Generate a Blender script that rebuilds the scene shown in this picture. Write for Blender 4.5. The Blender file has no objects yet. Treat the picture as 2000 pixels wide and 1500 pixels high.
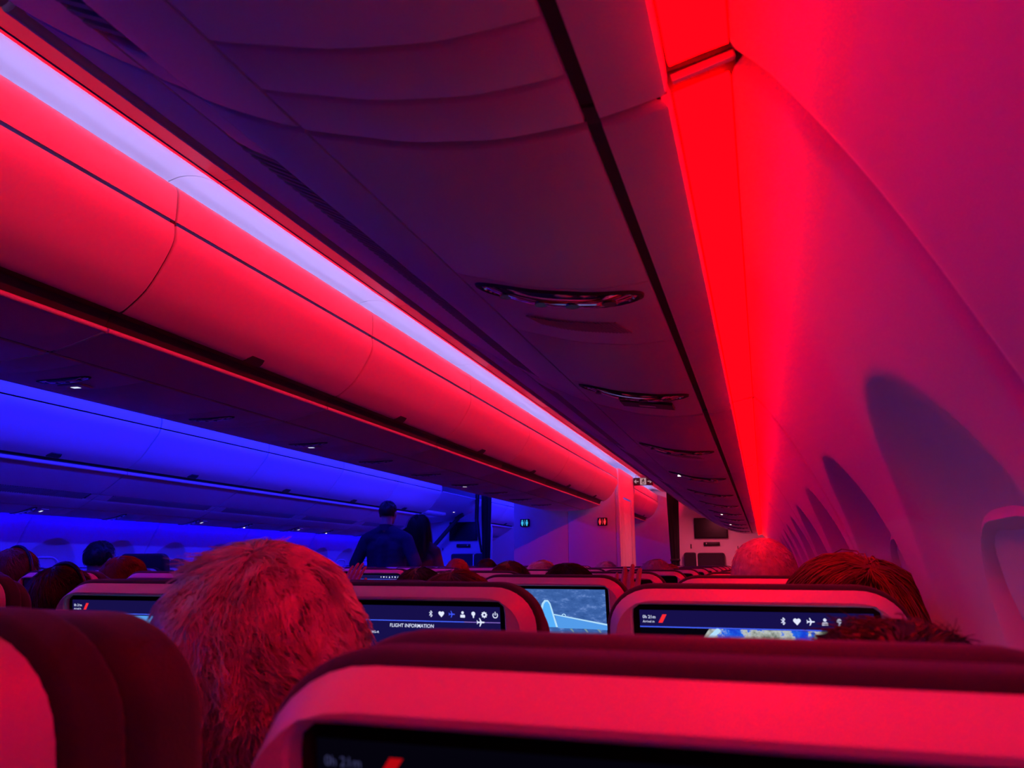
import bpy, bmesh, math, random
from mathutils import Vector, Matrix, noise
random.seed(7); noise.seed_set(23)
scene = bpy.context.scene
COL = scene.collection
PI = math.pi
H = 1.2                      # camera height above the cabin floor
CX = -2.51                   # aircraft centre line
def mx(x): return 2 * CX - x # mirror across the centre line
CXB = -2.30                  # centre line of the middle bins and the lavatory block
def mir_x(x, m): return x if m is False else (2 * CX - x if m is True else 2 * m - x)

# ------------------------------------------------------------------ camera
cam_d = bpy.data.cameras.new('camera'); cam = bpy.data.objects.new('camera', cam_d); COL.objects.link(cam)
cam.location = (0, 0, H)
cam.rotation_euler = (math.radians(90 + 13.134), 0, math.radians(17.7145))
cam_d.sensor_width = 36; cam_d.lens = 27.0; cam_d.clip_start = 0.02; cam_d.clip_end = 60
cam_d.dof.use_dof = True; cam_d.dof.focus_distance = 2.6; cam_d.dof.aperture_fstop = 11.0
scene.camera = cam

# ------------------------------------------------------------------ world, exposure
w = bpy.data.worlds.new('cabin_world'); scene.world = w; w.use_nodes = True
w.node_tree.nodes['Background'].inputs[0].default_value = (0.02, 0.01, 0.03, 1)
w.node_tree.nodes['Background'].inputs[1].default_value = 0.0
vs = scene.view_settings
vs.view_transform = 'Standard'; vs.look = 'None'; vs.gamma = 1.0; vs.use_curve_mapping = False; vs.exposure = 0.10
try:
    scene.cycles.use_denoising = True
    scene.cycles.max_bounces = 4; scene.cycles.diffuse_bounces = 3; scene.cycles.glossy_bounces = 2; scene.cycles.transmission_bounces = 1
    scene.cycles.use_adaptive_sampling = True; scene.cycles.adaptive_threshold = 0.1; scene.cycles.caustics_reflective = False; scene.cycles.caustics_refractive = False
    scene.cycles.sample_clamp_indirect = 4.0
except Exception: pass

RED = (1.0, 0.002, 0.022); BLUE = (0.012, 0.012, 1.0); ICE = (0.43, 0.37, 1.0); DEEP_RED = (1.0, 0.0001, 0.0006); DEEP_BLUE = (0.0002, 0.0002, 1.0)
# LED strips and added doorway fill lamps: (name, x, dz, y0, y1, angle of the beam in the XZ plane from +X, colour, watts per metre, strip height)
LED_SPECS = [
    ('red_led_strip',   -0.985, 1.085, -0.7, 13.1, 156, RED,  4.8, 0.03),
    ('ice_led_strip',   -1.812, 1.196, -0.7, 13.1,  10, ICE,   1.8, 0.016),
    ('blue_led_strip',  -2.905, 1.168, -0.7, 13.1, 197, BLUE, 17.0, 0.03),
    ('blue_led_strip',  mx(-0.985), 1.085, -0.7, 13.1, -6, BLUE, 3.5, 0.03),
    ('doorway_fill', -0.62, 0.66, 9.7, 10.4, -90, (1.0, 0.10, 0.20), 18.0, 0.10),  # added fill that brightens the pink divider wall
    ('doorway_fill', mx(-0.62), 0.66, 9.7, 10.4, -90, BLUE, 22.0, 0.10),  # added fill for the blue divider wall
]
LENS_RED, LENS_BLUE = 16.0, 25.0

# ------------------------------------------------------------------ helpers
def setp(o, label=None, cat=None, group=None, kind=None):
    if label: o['label'] = label
    if cat: o['category'] = cat
    if group: o['group'] = group
    if kind: o['kind'] = kind
    return o
def empty(name, loc=(0, 0, 0)):
    o = bpy.data.objects.new(name, None); COL.objects.link(o); o.location = loc; o.empty_display_size = 0.05
    return o
def link(name, me, parent=None, loc=None, rot=None):
    o = bpy.data.objects.new(name, me); COL.objects.link(o)
    if parent: o.parent = parent
    if loc: o.location = loc
    if rot: o.rotation_euler = rot
    if me is not None and 'skin_voxel' in me:
        md = o.modifiers.new('fuse', 'REMESH'); md.mode = 'VOXEL'; md.voxel_size = me['skin_voxel']; md.use_smooth_shade = True
        if me['skin_smooth']: ms = o.modifiers.new('smooth', 'SMOOTH'); ms.factor = 0.5; ms.iterations = me['skin_smooth']
    return o
def tomesh(name, verts, faces, mat=None, smooth=False, fix=True):
    me = bpy.data.meshes.new(name); me.from_pydata([tuple(v) for v in verts], [], faces)
    if fix:
        bm = bmesh.new(); bm.from_mesh(me); bmesh.ops.recalc_face_normals(bm, faces=bm.faces); bm.to_mesh(me); bm.free()
    if mat: me.materials.append(mat)
    if smooth:
        me.polygons.foreach_set('use_smooth', [True] * len(me.polygons))
        try: me.set_sharp_from_angle(angle=math.radians(38))
        except Exception: pass
    me.update(); return me
def bm_mesh(name, bm, mat=None, smooth=False):
    bmesh.ops.recalc_face_normals(bm, faces=bm.faces)
    me = bpy.data.meshes.new(name); bm.to_mesh(me); bm.free()
    if mat: me.materials.append(mat)
    if smooth:
        me.polygons.foreach_set('use_smooth', [True] * len(me.polygons))
        try: me.set_sharp_from_angle(angle=math.radians(38))
        except Exception: pass
    return me
def bbox(bm, c, s, bev=0.0, rot=None):
    m = Matrix.Translation(c) @ (rot.to_4x4() if rot else Matrix()) @ Matrix.Diagonal((s[0], s[1], s[2], 1))
    r = bmesh.ops.create_cube(bm, size=1, matrix=m)
    if bev > 0:
        es = list({e for v in r['verts'] for e in v.link_edges})
        bmesh.ops.bevel(bm, geom=es, offset=bev, segments=2, affect='EDGES', profile=0.5)
def box_mesh(name, c, s, mat, bev=0.0, rot=None):
    bm = bmesh.new(); bbox(bm, Vector(c), s, bev, rot); return bm_mesh(name, bm, mat, smooth=bev > 0)
def tube(bm, p0, p1, r0, r1=None, seg=10):
    p0 = Vector(p0); p1 = Vector(p1); d = p1 - p0; r1 = r0 if r1 is None else r1
    m = Matrix.Translation((p0 + p1) / 2) @ d.to_track_quat('Z', 'Y').to_matrix().to_4x4()
    bmesh.ops.create_cone(bm, cap_ends=True, segments=seg, radius1=r0, radius2=r1, depth=d.length, matrix=m)
def catmull(pts, n=5):
    out = []; P = [pts[0]] + list(pts) + [pts[-1]]
    for i in range(1, len(P) - 2):
        for k in range(n):
            t = k / n; a, b, c, d = P[i - 1], P[i], P[i + 1], P[i + 2]
            out.append(tuple(0.5 * (2 * b[j] + (c[j] - a[j]) * t + (2 * a[j] - 5 * b[j] + 4 * c[j] - d[j]) * t * t + (-a[j] + 3 * b[j] - 3 * c[j] + d[j]) * t ** 3) for j in range(len(a))))
    out.append(tuple(pts[-1])); return out
def panel(name, prof, y0, y1, t, mat, back=1, rnd=0.004, mirror=False, ny=1):
    """A moulded strip: profile (x, dz) in the cross-section, run from y0 to y1, thickness t towards its back."""
    n = len(prof); nor = []
    for i in range(n):
        a = prof[max(0, i - 1)]; b = prof[min(n - 1, i + 1)]
        dx, dz = b[0] - a[0], b[1] - a[1]; l = math.hypot(dx, dz) or 1
        nor.append((-dz / l * back, dx / l * back))
    verts, faces = [], []
    rows = [(y0, rnd), (y0 + rnd * 0.35, rnd * 0.35), (y0 + rnd, 0)] + [(y0 + (y1 - y0) * k / ny, 0) for k in range(1, ny)] + [(y1 - rnd, 0), (y1 - rnd * 0.35, rnd * 0.35), (y1, rnd)]
    for (y, off) in rows:
        for side in (0, 1):
            for i, (x, z) in enumerate(prof):
                o = off if side == 0 else t
                if side == 0 and i in (0, n - 1): o = max(o, rnd * 0.5)
                xx = x + nor[i][0] * o; zz = z + nor[i][1] * o
                verts.append((mir_x(xx, mirror), y, H + zz))
    m = 2 * n
    for r in range(len(rows) - 1):
        A, B = r * m, (r + 1) * m
        for i in range(n - 1):
            faces.append((A + i, A + i + 1, B + i + 1, B + i)); faces.append((A + n + i, B + n + i, B + n + i + 1, A + n + i + 1))
        faces.append((A, B, B + n, A + n)); faces.append((A + n - 1, A + 2 * n - 1, B + 2 * n - 1, B + n - 1))
    L = (len(rows) - 1) * m
    for i in range(n - 1):
        faces.append((i, n + i, n + i + 1, i + 1)); faces.append((L + i, L + i + 1, L + n + i + 1, L + n + i))
    return tomesh(name, verts, faces, mat, smooth=True)
def ordn(k):
    L = ['first', 'second', 'third', 'fourth', 'fifth', 'sixth', 'seventh', 'eighth', 'ninth', 'tenth', 'eleventh', 'twelfth', 'thirteenth', 'fourteenth', 'fifteenth']
    return L[k]

# ------------------------------------------------------------------ materials
def mat(name, col, rough=0.5, metal=0.0, bump=0.0, bscale=400.0, spec=0.5, emit=None, estr=1.0, vary=0.0, vscale=6.0, sheen=0.0):
    m = bpy.data.materials.new(name); m.use_nodes = True; nt = m.node_tree; b = nt.nodes['Principled BSDF']
    b.inputs['Base Color'].default_value = (*col, 1); b.inputs['Roughness'].default_value = rough; b.inputs['Metallic'].default_value = metal
    b.inputs['Specular IOR Level'].default_value = spec
    if sheen: b.inputs['Sheen Weight'].default_value = sheen
    if emit: b.inputs['Emission Color'].default_value = (*emit, 1); b.inputs['Emission Strength'].default_value = estr
    if bump or vary:
        tc = nt.nodes.new('ShaderNodeTexCoord')
    if bump:
        nz = nt.nodes.new('ShaderNodeTexNoise'); nz.inputs['Scale'].default_value = bscale; nz.inputs['Detail'].default_value = 2
        bp = nt.nodes.new('ShaderNodeBump'); bp.inputs['Strength'].default_value = bump; bp.inputs['Distance'].default_value = 0.002
        nt.links.new(tc.outputs['Object'], nz.inputs['Vector']); nt.links.new(nz.outputs['Fac'], bp.inputs['Height']); nt.links.new(bp.outputs['Normal'], b.inputs['Normal'])
    if vary:
        n2 = nt.nodes.new('ShaderNodeTexNoise'); n2.inputs['Scale'].default_value = vscale; n2.inputs['Detail'].default_value = 4
        rp = nt.nodes.new('ShaderNodeMapRange'); rp.inputs['To Min'].default_value = 1 - vary; rp.inputs['To Max'].default_value = 1 + vary
        mu = nt.nodes.new('ShaderNodeMixRGB'); mu.blend_type = 'MULTIPLY'; mu.inputs['Fac'].default_value = 1; mu.inputs['Color1'].default_value = (*col, 1)
        nt.links.new(tc.outputs['Object'], n2.inputs['Vector']); nt.links.new(n2.outputs['Fac'], rp.inputs['Value']); nt.links.new(rp.outputs[0], mu.inputs['Color2']); nt.links.new(mu.outputs[0], b.inputs['Base Color'])
    return m
def emis(name, col, s):
    m = bpy.data.materials.new(name); m.use_nodes = True; nt = m.node_tree; nt.nodes.clear()
    e = nt.nodes.new('ShaderNodeEmission'); e.inputs[0].default_value = (*col, 1); e.inputs[1].default_value = s
    o = nt.nodes.new('ShaderNodeOutputMaterial'); nt.links.new(e.outputs[0], o.inputs[0])
    if not name.endswith('light_lens'): m.cycles.emission_sampling = 'NONE'   # small glowing marks: no need to sample them as lamps
    return m
M = {}
M['wall'] = mat('sidewall_plastic', (0.74, 0.73, 0.72), 0.55, bump=0.12, bscale=700)
M['bin'] = mat('bin_plastic', (0.76, 0.75, 0.74), 0.5)
M['under'] = mat('underside_plastic', (0.80, 0.79, 0.79), 0.5)
M['dark'] = mat('dark_channel', (0.03, 0.03, 0.035), 0.6)
M['groove'] = mat('groove_rubber', (0.06, 0.06, 0.07), 0.7)
M['shell'] = mat('seat_shell_plastic', (0.78, 0.76, 0.74), 0.42)
M['fabric'] = mat('seat_fabric', (0.022, 0.020, 0.034), 0.85, bump=0.3, bscale=1400, sheen=0.18, vary=0.25, vscale=60)
M['fabric2'] = mat('headrest_leather', (0.028, 0.025, 0.038), 0.7, bump=0.2, bscale=500, sheen=0.2)
M['bezel'] = mat('screen_bezel', (0.004, 0.004, 0.005), 0.28, spec=0.35)
M['carpet'] = mat('carpet', (0.02, 0.025, 0.05), 0.95, bump=0.5, bscale=900, vary=0.4, vscale=80)
M['metal'] = mat('brushed_metal', (0.55, 0.55, 0.57), 0.3, metal=1.0)
M['chrome'] = mat('lens_chrome', (0.75, 0.75, 0.8), 0.08, metal=1.0)
M['glass'] = mat('dark_lens_glass', (0.85, 0.85, 0.9), 0.06, metal=1.0)
M['slot'] = mat('speaker_slot', (0.40, 0.38, 0.40), 0.8)
M['black'] = mat('black_plastic', (0.006, 0.006, 0.008), 0.4)
M['curtain'] = mat('curtain_cloth', (0.004, 0.004, 0.008), 0.95, bump=0.3, bscale=300)
M['panelw'] = mat('monument_laminate', (0.84, 0.83, 0.84), 0.45)
M['card'] = mat('white_card', (0.8, 0.8, 0.8), 0.5)
M['carddk'] = mat('dark_card', (0.012, 0.02, 0.03), 0.4)
M['shade'] = mat('window_shade', (0.42, 0.41, 0.42), 0.6)
M['lensred'] = emis('red_light_lens', DEEP_RED, LENS_RED)
M['lensblue'] = emis('blue_light_lens', DEEP_BLUE, LENS_BLUE)
M['spot'] = emis('reading_light_on', (1.0, 0.85, 0.75), 2.2)
M['spotoff'] = mat('reading_light_off', (0.12, 0.12, 0.13), 0.2, metal=0.8)
M['ink'] = emis('screen_white', (0.72, 0.76, 1.0), 1.0)
M['inkdim'] = emis('screen_white_dim', (0.035, 0.035, 0.10), 1.0)
M['inkblue'] = emis('screen_blue', (0.05, 0.09, 1.0), 0.9)
M['inkline'] = emis('screen_line_blue', (0.06, 0.12, 1.0), 0.9)
M['inkviolet'] = emis('screen_line_violet', (0.35, 0.2, 0.85), 0.7)
M['logored'] = emis('screen_logo_red', (1.0, 0.025, 0.035), 0.9)
M['logodim'] = emis('screen_logo_red_dim', (0.55, 0.002, 0.006), 0.75)
M['navy'] = emis('screen_navy', (0.010, 0.006, 0.085), 0.75)
M['navydim'] = emis('screen_navy_dim', (0.0012, 0.0008, 0.0035), 1.0)
M['scrblue'] = emis('screen_sky_blue', (0.10, 0.38, 0.95), 0.8)
M['cyan'] = emis('screen_fin_blue', (0.09, 0.42, 0.95), 0.95)
M['cyanlt'] = emis('screen_fin_pale', (0.45, 0.75, 1.0), 0.9)
M['scrgreen'] = emis('screen_grey_green', (0.25, 0.38, 0.42), 0.7)
def pic_mat(name, stops, scale, s, stretch=(1, 1, 1)):
    m = bpy.data.materials.new(name); m.use_nodes = True; nt = m.node_tree; nt.nodes.clear()
    tc = nt.nodes.new('ShaderNodeTexCoord'); mp = nt.nodes.new('ShaderNodeMapping'); mp.inputs['Scale'].default_value = stretch
    nz = nt.nodes.new('ShaderNodeTexNoise'); nz.inputs['Scale'].default_value = scale; nz.inputs['Detail'].default_value = 8; nz.inputs['Roughness'].default_value = 0.65
    cr = nt.nodes.new('ShaderNodeValToRGB'); el = cr.color_ramp.elements
    el[0].position, el[0].color = stops[0][0], (*stops[0][1], 1); el[1].position, el[1].color = stops[-1][0], (*stops[-1][1], 1)
    for p, c in stops[1:-1]:
        e = el.new(p); e.color = (*c, 1)
    em = nt.nodes.new('ShaderNodeEmission'); em.inputs[1].default_value = s
    o = nt.nodes.new('ShaderNodeOutputMaterial')
    for a, b in ((tc.outputs['Object'], mp.inputs[0]), (mp.outputs[0], nz.inputs['Vector']), (nz.outputs['Fac'], cr.inputs[0]), (cr.outputs[0], em.inputs[0]), (em.outputs[0], o.inputs[0])): nt.links.new(a, b)
    m.cycles.emission_sampling = 'NONE'
    return m
M['seaview'] = pic_mat('screen_sea_picture', [(0.25, (0.02, 0.07, 0.26)), (0.55, (0.05, 0.13, 0.40)), (0.8, (0.22, 0.36, 0.78))], 40, 0.95, (1, 1, 2.2))
M['map'] = pic_mat('screen_map_picture', [(0.40, (0.01, 0.06, 0.75)), (0.47, (0.02, 0.16, 0.9)), (0.50, (0.6, 0.65, 0.62)), (0.62, (0.12, 0.16, 0.12)), (0.75, (0.75, 0.78, 0.8))], 30, 0.8)

# ------------------------------------------------------------------ LED strips hidden on the bin tops and in the ceiling coves, added doorway fills
for (nm, x, dz, y0, y1, ang, col, wpm, hgt) in LED_SPECS:
    n = 1; L = (y1 - y0) / n
    for k in range(n):
        ld = bpy.data.lights.new(nm, 'AREA'); ld.shape = 'RECTANGLE'; ld.size = L; ld.size_y = hgt; ld.energy = wpm * L; ld.color = col
        lo = bpy.data.objects.new(nm, ld); COL.objects.link(lo); lo.location = (x, y0 + L * (k + 0.5), H + dz)
        a = math.radians(ang); d = Vector((math.cos(a), 0, math.sin(a)))
        z = -d; xax = Vector((0, 1, 0)); yax = z.cross(xax)
        lo.matrix_world = Matrix(((xax.x, yax.x, z.x, lo.location.x), (xax.y, yax.y, z.y, lo.location.y), (xax.z, yax.z, z.z, lo.location.z), (0, 0, 0, 1)))

# ------------------------------------------------------------------ floor and ceiling
YN, YF = -0.75, 13.4
o = link('floor', box_mesh('floor', (CX, (YN + YF) / 2, -0.02), (5.9, YF - YN, 0.04), M['carpet'])); setp(o, kind='structure', label='dark carpeted cabin floor under the seats')
ceil = link('ceiling', box_mesh('ceiling', (CX, (YN + YF) / 2, H + 1.275), (5.9, YF - YN, 0.03), M['bin'])); setp(ceil, kind='structure', label='aisle ceiling of red-lit panels and a glowing lavender cove')
COVE = catmull([(-1.838, 1.180), (-1.826, 1.200), (-1.80, 1.212), (-1.771, 1.218), (-1.722, 1.228), (-1.672, 1.225), (-1.62, 1.210), (-1.558, 1.176)], 4)
FLAT = [(-1.554, 1.1757), (-1.3, 1.1757), (-1.1, 1.1757), (-0.95, 1.1757)]
ys = [-0.702 + 1.27 * k for k in range(0, 12)]
for k in range(len(ys) - 1):
    for mir in (False, CXB):
        o = link('cove_panel', panel('cove_panel', COVE, ys[k] + 0.002, ys[k + 1] - 0.002, 0.008, M['bin'], back=-1, rnd=0.003, mirror=mir), ceil)
        o = link('ceiling_panel', panel('ceiling_panel', FLAT if mir is False else FLAT + [(-0.6, 1.1757), (-0.45, 1.1757)], ys[k] + 0.0025, ys[k + 1] - 0.0025, 0.01, M['bin'], back=1, rnd=0.003, mirror=mir), ceil)

# ------------------------------------------------------------------ side walls: moulded panels with scooped window bays
WP = catmull([(0.003, 1.571), (0.027, 1.544), (0.058, 1.496), (0.087, 1.446), (0.113, 1.395), (0.137, 1.344), (0.159, 1.296), (0.180, 1.24), (0.20, 1.17), (0.215, 1.10), (0.228, 1.0), (0.236, 0.85), (0.232, 0.6), (0.20, 0.3), (0.15, 0.02)], 5)
WPITCH = 0.635
def scoop(dy, z):
    r2 = (dy / 0.285) ** 2 + ((z - 1.02) / 0.365) ** 2
    if r2 >= 1: return 0.0
    return 0.058 * (1 - r2 ** 1.5)
def wall_panel_mesh(mirror):
    verts, faces = [], []; ny = 130; L = 1.27 - 0.003; n = len(WP)
    for j in range(ny + 1):
        y = -L / 2 + L * j / ny; e = min(y + L / 2, L / 2 - y); rim = 0.010 * (1 - e / 0.018) ** 2 if e < 0.018 else 0
        for side in (0, 1):
            for (x, z) in WP:
                d = max(scoop(y - 0.3175, z), scoop(y + 0.3175, z)) + rim + (0.02 if side else 0)
                nx = 0.93; nz = 0.3
                xx = x + d * nx; zz = z + (d * nz if z > 0.3 else 0)
                verts.append((mx(xx) if mirror else xx, y, zz))
    m = 2 * n
    for j in range(ny):
        A, B = j * m, (j + 1) * m
        for i in range(n - 1):
            faces.append((A + i, A + i + 1, B + i + 1, B + i)); faces.append((A + n + i, B + n + i, B + n + i + 1, A + n + i + 1))
        faces.append((A, B, B + n, A + n)); faces.append((A + n - 1, A + 2 * n - 1, B + 2 * n - 1, B + n - 1))
    E_ = ny * m
    for i in range(n - 1):
        faces.append((i, n + i, n + i + 1, i + 1)); faces.append((E_ + i, E_ + i + 1, E_ + n + i + 1, E_ + n + i))
    return tomesh('sidewall_panel', verts, faces, M['wall'], smooth=True)
def rrect(hw, hh, r, n=8):
    pts = []
    for cx_, cy_, a0 in ((hw - r, hh - r, 0), (-hw + r, hh - r, 90), (-hw + r, -hh + r, 180), (hw - r, -hh + r, 270)):
        for k in range(n + 1):
            a = math.radians(a0 + 90 * k / n); pts.append((cx_ + r * math.cos(a), cy_ + r * math.sin(a)))
    return pts
def ring_stack(rings):
    """rings: lists of equal-length 3D loops; skinned one to the next."""
    verts, faces = [], []; n = len(rings[0])
    for r in rings: verts += r
    for k in range(len(rings) - 1):
        for i in range(n):
            j = (i + 1) % n; faces.append((k * n + i, k * n + j, (k + 1) * n + j, (k + 1) * n + i))
    return verts, faces
def window_meshes(sgn):
    # frame in local (x outward, y along the cabin, z up)
    def loop(hw, hh, r, x): return [(sgn * x, p[0], p[1]) for p in rrect(hw, hh, r, 8)]
    v, f = ring_stack([loop(0.150, 0.205, 0.10, 0.012), loop(0.146, 0.201, 0.098, -0.004), loop(0.136, 0.191, 0.09, -0.008), loop(0.122, 0.177, 0.08, 0.004), loop(0.115, 0.170, 0.075, 0.03)])
    fr = tomesh('window_frame', v, f, M['wall'], smooth=True)
    lp = loop(0.118, 0.173, 0.078, 0.026); v2 = lp + [(sgn * 0.032, y, z) for (_, y, z) in lp]; n = len(lp)
    f2 = [tuple(range(n)), tuple(range(n, 2 * n))] + [(i, (i + 1) % n, n + (i + 1) % n, n + i) for i in range(n)]
    sh = tomesh('window_shade', v2, f2, M['shade'])
    v, f = ring_stack([loop(0.160, 0.215, 0.105, 0.004), loop(0.157, 0.212, 0.104, 0.0), loop(0.148, 0.203, 0.10, 0.001), loop(0.146, 0.2, 0.098, 0.006)]); gk = tomesh('gasket', v, f, M['groove'], smooth=True)
    hd = box_mesh('shade_handle', (sgn * 0.020, 0, -0.12), (0.012, 0.07, 0.012), M['shade'], 0.003)
    return fr, sh, hd, gk
PANELS = [0.535 + 1.27 * (k - 0.5) for k in range(0, 11)]
nwin = 0
for mir, side in ((False, 'right'), (True, 'left')):
    back = box_mesh('wall_' + side, (mx(0.335) if mir else 0.335, (YN + YF) / 2, 0.8), (0.03, YF - YN, 1.9), M['groove'])
    wl = link('wall_' + side, back); setp(wl, kind='structure', label='curved cabin sidewall with scooped window bays, lit ' + ('blue' if mir else 'red and magenta'))
    me = wall_panel_mesh(mir); fr, sh, hd, gk = window_meshes(-1 if mir else 1)
    for k, yc in enumerate(PANELS):
        link('sidewall_panel', me, wl, (0, yc, 0))
        for s in (-1, 1):
            nwin += 1
            wy = yc + s * 0.3175
            if wy < 0.2: continue
            xw = 0.215 + 0.046
            we = empty('window_%d' % nwin, ((mx(xw) if mir else xw), wy, 1.055)); we.rotation_euler = (0, (1 if mir else -1) * math.radians(10), 0)
            setp(we, kind='structure', label='rounded cabin window with its shade pulled down')
            link('window_frame', fr, we); link('window_shade', sh, we); link('shade_handle', hd, we); link('gasket', gk, we)

# long light lenses between the bins and the sidewall
for mir, m_, cn in ((False, M['lensred'], 'red'), (True, M['lensblue'], 'blue')):
    kk = 0
    for k in range(0, 9):
        y0 = 0.535 + 1.27 * (k - 1) + 0.018; y1 = 0.535 + 1.27 * k - 0.024
        e = empty('cove_light', (mx(-0.02) if mir else -0.02, y0, H + 0.36))
        setp(e, '%s glowing light strip along the sidewall top, %s from the camera' % (cn, ordn(k)), 'light', cn + ' sidewall light strips')
        lp = link('light_lens', panel('light_lens', [(-0.041, 0.357), (-0.02, 0.3625), (0.0015, 0.367)], y0, y1, 0.006, m_, back=1, rnd=0.001, mirror=mir), e); lp.matrix_parent_inverse = e.matrix_basis.inverted()
        hp = link('light_housing', panel('light_housing', [(-0.05, 0.366), (-0.02, 0.372), (0.006, 0.378)], y0 - 0.018, y1 + 0.024, 0.012, M['groove'], back=1, mirror=mir), e); hp.matrix_parent_inverse = e.matrix_basis.inverted()
        bp = link('joint_rib', panel('joint_rib', [(-0.041, 0.358), (-0.02, 0.3635), (0.0060, 0.370)], y1 + 0.020, y1 + 0.025, 0.006, M['bin'], back=1, rnd=0.001, mirror=mir), e); bp.matrix_parent_inverse = e.matrix_basis.inverted()
def link_w(name, me, e):
    """A part whose mesh is written in world coordinates, under thing e."""
    o = link(name, me, e); o.matrix_parent_inverse = e.matrix_basis.inverted(); return o

# ------------------------------------------------------------------ overhead bins over the window seats (both sides)
TRIM = [(-0.0455, 0.372), (-0.0445, 0.360), (-0.0450, 0.3490), (-0.0462, 0.3455), (-0.0495, 0.3437), (-0.075, 0.3378), (-0.097, 0.3332)]
PSU = catmull([(-0.110, 0.3338), (-0.171, 0.332), (-0.216, 0.337), (-0.262, 0.345), (-0.311, 0.359), (-0.364, 0.375)], 4)
GRP = catmull([(-0.371, 0.3785), (-0.42, 0.400), (-0.46, 0.420), (-0.490, 0.4375)], 3)
GRB = [(-0.492, 0.4385), (-0.520, 0.456), (-0.546, 0.4715)]
LOW = catmull([(-0.552, 0.4745), (-0.66, 0.542), (-0.72, 0.582), (-0.752, 0.605)], 3)
DOOR = catmull([(-0.778, 0.648), (-0.85, 0.690), (-0.905, 0.742), (-0.975, 0.83), (-1.018, 0.885), (-1.030, 0.922)], 4)
UPP = catmull([(-1.032, 0.931), (-1.034, 0.98), (-1.018, 1.025), (-0.98, 1.05)], 3)
PSU_Y = [0.18, 0.93, 1.56, 2.41, 3.22, 4.03, 4.82, 5.66, 6.40, 7.19, 7.90, 8.77]
def psu_range(y): return (y - 0.035, y + 0.225)
def latch_mesh(mirror, yc, base, ang, sg=1):
    bm = bmesh.new()
    # flat trapezoid pull tab with a raised rim
    hw0, hw1, hh = 0.046, 0.036, 0.034
    pts = [(-hw0, -hh * 0.2), (hw0, -hh * 0.2), (hw0, hh * 0.35), (hw1, hh), (-hw1, hh), (-hw0, hh * 0.35)]
    fr = [bm.verts.new((0.009 * sg, p[0], p[1])) for p in pts]; bk = [bm.verts.new((-0.004 * sg, p[0] * 1.08, p[1] * 1.08)) for p in pts]
    bm.faces.new(fr); bm.faces.new(bk[::-1])
    for i in range(6): bm.faces.new((fr[i], fr[(i + 1) % 6], bk[(i + 1) % 6], bk[i]))
    bmesh.ops.rotate(bm, cent=(0, 0, 0), matrix=Matrix.Rotation(math.radians(ang), 3, 'Y'), verts=bm.verts)
    for v in bm.verts:
        v.co += Vector((base[0], yc, H + base[1]))
        v.co.x = mir_x(v.co.x, mirror)
    return bm_mesh('latch', bm, M['dark'], False)
def lip_mesh(name, x, dz, y0, y1, r, mirror, m):
    bm = bmesh.new(); tube(bm, (x, y0, H + dz), (x, y1, H + dz), r, seg=12)
    for v in bm.verts: v.co.x = mir_x(v.co.x, mirror)
    return bm_mesh(name, bm, m, True)
def grille_slats(e, mirror, y0, y1, single):
    gy0, gy1 = y0 + 0.13, y1 - 0.06; n = 62; base = bmesh.new()
    g = link_w('air_grille', panel('air_grille', [(p[0], p[1] + 0.014) for p in GRB], gy0, gy1, 0.004, M['dark'], back=-1, rnd=0.002, mirror=mirror), e)
    a, b = Vector((GRB[0][0], 0, GRB[0][1])), Vector((GRB[-1][0], 0, GRB[-1][1]))
    def slat(bm, y):
        sk = 0.012
        q = [a + Vector((0.002, y, H)), b + Vector((-0.001, y + sk, H)), b + Vector((-0.001, y + sk + 0.0075, H)), a + Vector((0.002, y + 0.0075, H))]
        up = Vector((0.004, 0, 0.006)); vs_ = [bm.verts.new(p) for p in q] + [bm.verts.new(p + up) for p in q]
        for f in ((0, 1, 2, 3), (7, 6, 5, 4), (0, 4, 5, 1), (1, 5, 6, 2), (2, 6, 7, 3), (3, 7, 4, 0)): bm.faces.new([vs_[i] for i in f])
        if mirror:
            for v in vs_: v.co.x = mx(v.co.x)
    if single:
        for k in range(n):
            bm = bmesh.new(); slat(bm, gy0 + (gy1 - gy0 - 0.02) * k / n)
            o = link('slat', bm_mesh('slat', bm, M['slot']), g)
    else:
        bm = bmesh.new()
        for k in range(n): slat(bm, gy0 + (gy1 - gy0 - 0.02) * k / n)
        o = link('slats', bm_mesh('slats', bm, M['slot']), g); o['kind'] = 'stuff'
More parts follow.
